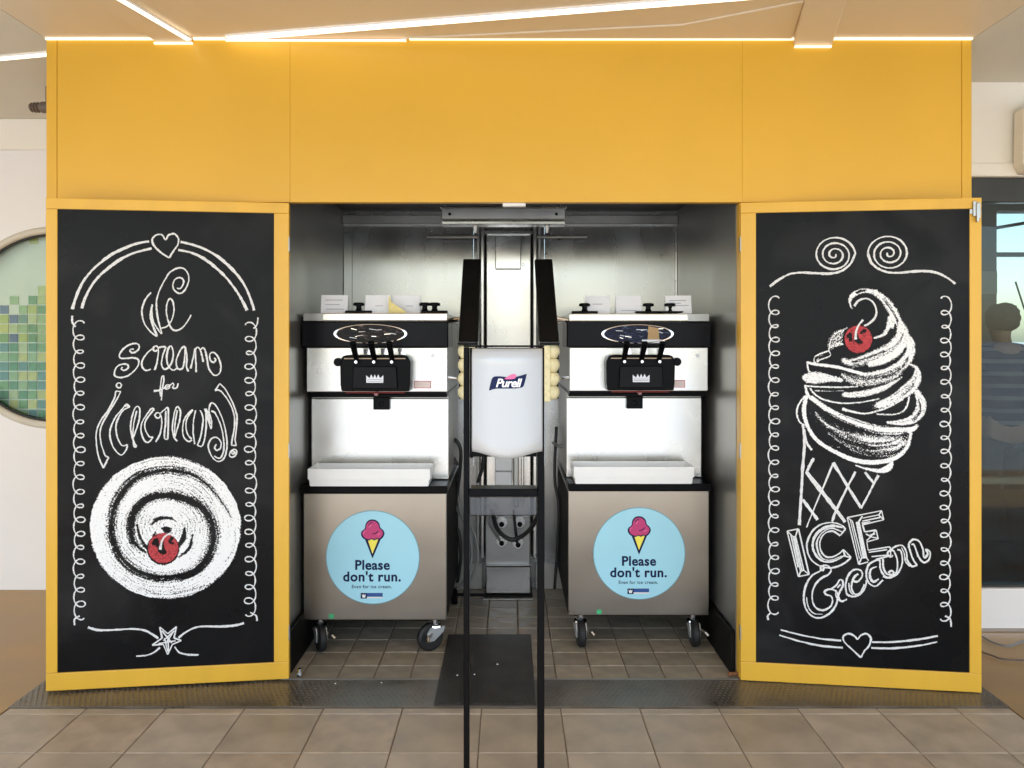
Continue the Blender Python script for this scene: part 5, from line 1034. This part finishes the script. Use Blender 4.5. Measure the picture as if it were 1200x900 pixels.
# dispenser cover: bowed white shell with a curved lower edge
xl, xr = sx(553.6), sx(635.2); xm = (xl + xr) / 2; hw = (xr - xl) / 2
def cy(x): q = abs((x - xm) / hw); return DS - .030 - .030 * (1 - q ** 3.2)
bm = bmesh.new(); n1, n2 = 40, 26; ztop = sz(408.3)
grid = []
for i in range(n1 + 1):
    x = xl + (xr - xl) * i / n1; q = (x - xm) / hw; zb_ = sz(534.0) + (sz(527.5) - sz(534.0)) * (.5 - .5 * math.cos(math.pi * min(1, abs(q) * 1.05)))
    col = []
    for j in range(n2 + 1):
        f_ = j / n2; z = ztop + (zb_ - ztop) * f_; lip = .012 * max(0, 1 - f_ * 9) ** 2 + .010 * max(0, 1 - (1 - f_) * 10) ** 2
        col.append(bm.verts.new((x, cy(x) + lip, z)))
    grid.append(col)
for i in range(n1):
    for j in range(n2): bm.faces.new((grid[i][j], grid[i][j + 1], grid[i + 1][j + 1], grid[i + 1][j]))
loop = [grid[i][0] for i in range(n1 + 1)] + [grid[n1][j] for j in range(1, n2 + 1)] + [grid[i][n2] for i in range(n1 - 1, -1, -1)] + [grid[0][j] for j in range(n2 - 1, 0, -1)]
bk = [bm.verts.new((v.co.x, DS + .011, v.co.z)) for v in loop]
for i in range(len(loop)): j = (i + 1) % len(loop); bm.faces.new((loop[i], loop[j], bk[j], bk[i]))
bm.faces.new(bk); bmesh.ops.recalc_face_normals(bm, faces=bm.faces)
disp = obj('dispenser_cover', bm, mat('glossy_white', (.47, .49, .505), .14, coat=.6, spec=.6), ss, True)
def banner(pts, m, name, off, n=6):
    q = crom([(sx(550 + u / 12), sz(420 + v / 12)) for u, v in pts], n, True)[:-1]; bm = bmesh.new()
    f_ = bm.faces.new([bm.verts.new((p[0], 0, p[1])) for p in q]); bmesh.ops.triangulate(bm, faces=[f_])
    for _ in range(2): bmesh.ops.subdivide_edges(bm, edges=bm.edges, cuts=1, use_grid_fill=False)
    bmesh.ops.triangulate(bm, faces=bm.faces)
    for v in bm.verts: v.co.y = cy(v.co.x) - off
    return obj(name, bm, m, disp)
banner([(350, 243), (380, 236), (450, 236), (560, 248), (660, 240), (730, 222), (795, 205), (796, 225), (770, 330), (750, 375), (715, 392), (640, 400), (520, 402), (400, 402), (330, 415), (293, 430), (290, 405), (315, 300), (330, 262)], M['navy'], 'logo_banner', .0010)
banner([(500, 270), (530, 245), (590, 212), (640, 205), (655, 225), (640, 262), (570, 275)], M['pink'], 'logo_swoosh', .0016)
bm = text_bm('Purell', .0258, .0006, .28, .0001, spacing=.92)
stand_text(bm, sx(595.3), 0, sz(451.6), bend=lambda X: cy(X) - .0017); obj('logo_lettering', bm, M['ink_white'], disp)
# ------------------------------------------------------------------ person behind the window, standing in for a figure reflected in the glass
def skin_mesh(name, joints, edges, m, parent, sub=2):
    me = bpy.data.meshes.new(name); og = origin(parent)
    me.from_pydata([tuple(Vector(j[:3]) - og) for j in joints], edges, []); o = bpy.data.objects.new(name, me); C.objects.link(o)
    o.modifiers.new('s', 'SKIN').use_smooth_shade = True; su = o.modifiers.new('u', 'SUBSURF'); su.levels = su.render_levels = sub
    for i, j in enumerate(joints): me.skin_vertices[0].data[i].radius = (j[3], j[4] if len(j) > 4 else j[3])
    me.skin_vertices[0].data[0].use_root = True
    dg = bpy.context.evaluated_depsgraph_get(); m2 = bpy.data.meshes.new_from_object(o.evaluated_get(dg)); bpy.data.objects.remove(o)
    for p in m2.polygons: p.use_smooth = True
    if name == 'hair':
        for v in m2.vertices: v.co += v.normal * random.uniform(-.002, .005)
    m2.materials.clear(); m2.materials.append(m); o = bpy.data.objects.new(name, m2); C.objects.link(o); o.parent = parent; return o
px_, py_ = PX(1175, 4.85), 4.85
pe = thing('person', (px_, py_, .004), 'person in a dark and grey striped top built behind the window for its reflection', 'person')
def J(x, y, z, r, r2=None): return (px_ + x, py_ + y, z, r, r2 or r)
skin_mesh('body', [J(0, 0, .86, .13, .10), J(0, 0, 1.02, .13, .095), J(0, 0, 1.2, .15, .10), J(0, 0, 1.32, .13, .08), J(0, .0, 1.38, .055), J(.0, .02, 1.44, .052), J(.005, .03, 1.50, .078, .088), J(.005, .035, 1.57, .072, .085), J(.005, .035, 1.61, .04, .05),
    J(.17, 0, 1.31, .055), J(.235, .0, 1.12, .042), J(.16, .10, .93, .032), J(.12, .16, .90, .026), J(.10, .20, .89, .016),
    J(-.17, 0, 1.31, .055), J(-.22, .03, 1.10, .042), J(-.18, .14, .98, .032), J(-.15, .20, .96, .026), J(-.13, .24, .95, .016),
    J(.09, 0, .78, .085), J(.095, .01, .46, .058), J(.10, -.01, .10, .04), J(.10, .06, .045, .035), J(.10, .15, .035, .028),
    J(-.09, 0, .78, .085), J(-.095, .01, .46, .058), J(-.10, -.01, .10, .04), J(-.10, .06, .045, .035), J(-.10, .15, .035, .028)],
    [(0, 1), (1, 2), (2, 3), (3, 4), (4, 5), (5, 6), (6, 7), (7, 8), (3, 9), (9, 10), (10, 11), (11, 12), (12, 13), (3, 14), (14, 15), (15, 16), (16, 17), (17, 18), (0, 19), (19, 20), (20, 21), (21, 22), (22, 23), (0, 24), (24, 25), (25, 26), (26, 27), (27, 28)], M['skin'], pe)
skin_mesh('shirt', [J(0, 0, .84, .165, .135), J(0, 0, 1.02, .150, .115), J(0, 0, 1.2, .168, .118), J(0, 0, 1.33, .150, .10), J(0, .0, 1.405, .075),
    J(.175, 0, 1.31, .066), J(.238, .0, 1.12, .052), J(.185, .075, .98, .042), J(-.175, 0, 1.31, .066), J(-.223, .03, 1.10, .052), J(-.19, .11, 1.0, .042)],
    [(0, 1), (1, 2), (2, 3), (3, 4), (3, 5), (5, 6), (6, 7), (3, 8), (8, 9), (9, 10)], M['stripes'], pe)
skin_mesh('trousers', [J(0, 0, .90, .15, .12), J(.09, 0, .78, .098), J(.095, .01, .46, .072), J(.10, -.01, .08, .058), J(-.09, 0, .78, .098), J(-.095, .01, .46, .072), J(-.10, -.01, .08, .058)], [(0, 1), (1, 2), (2, 3), (0, 4), (4, 5), (5, 6)], M['trousers'], pe)
skin_mesh('hair', [J(.005, .01, 1.455, .070, .064), J(.005, .005, 1.515, .102, .105), J(.005, .01, 1.58, .100, .103), J(.005, .02, 1.635, .06, .065)], [(0, 1), (1, 2), (2, 3)], M['hair'], pe)
for s_ in (-1, 1):
    skin_mesh('shoe', [J(s_ * .10, -.03, .05, .042), J(s_ * .10, .07, .045, .042), J(s_ * .10, .17, .035, .032)], [(0, 1), (1, 2)], M['black'], pe)
for (h, yv, dirs) in ((( .10, .20, .89), 1, 1), ((-.13, .24, .95), 1, -1)):
    for f_ in range(4): skin_mesh('finger', [J(h[0] - .02 + f_ * .013, h[1], h[2], .008), J(h[0] - .022 + f_ * .014, h[1] + .035 + .006 * (f_ in (1, 2)), h[2] - .012, .007), J(h[0] - .022 + f_ * .014, h[1] + .05 + .008 * (f_ in (1, 2)), h[2] - .032, .006)], [(0, 1), (1, 2)], M['skin'], pe, 1)
    skin_mesh('thumb', [J(h[0] - .025 * dirs, h[1] - .035, h[2] + .005, .010), J(h[0] - .045 * dirs, h[1] - .01, h[2] + .006, .008), J(h[0] - .048 * dirs, h[1] + .015, h[2], .007)], [(0, 1), (1, 2)], M['skin'], pe, 1)

# small things at the feet of the doors and on the right deck
bm = bmesh.new(); c = P(351, 789, 3.31); tube(bm, [(c.x, c.y, .004), (c.x, c.y, .035)], [.012, .008]); obj('floor_bolt', bm, M['chrome'], kb)
bm = bmesh.new(); c = P(857, 790, 3.31); tube(bm, [(c.x - .012, c.y, .012), (c.x + .03, c.y - .004, .016)], [.009, .007]); obj('floor_bolt', bm, mat('rusty_bolt', (.25, .10, .04), .7, .3, var=.4, vscale=60), kb)
hose('cable', [(PX(1150, 3.75), 3.74, .008), (PX(1163, 3.68), 3.66, .008), (PX(1185, 3.62), 3.63, .008), (PX(1215, 3.66), 3.70, .008), (2.75, 3.75, .008)], .005, M['hose'], 'thin wire lying on the tan deck below the right window')
hose('cable', [(PX(1140, 3.6), 3.6, .008), (PX(1165, 3.5), 3.52, .008), (PX(1190, 3.45), 3.47, .008), (2.55, 3.46, .008)], .004, M['fixture'], 'second thin brown wire on the tan deck beside the right chalkboard, nearer the front')
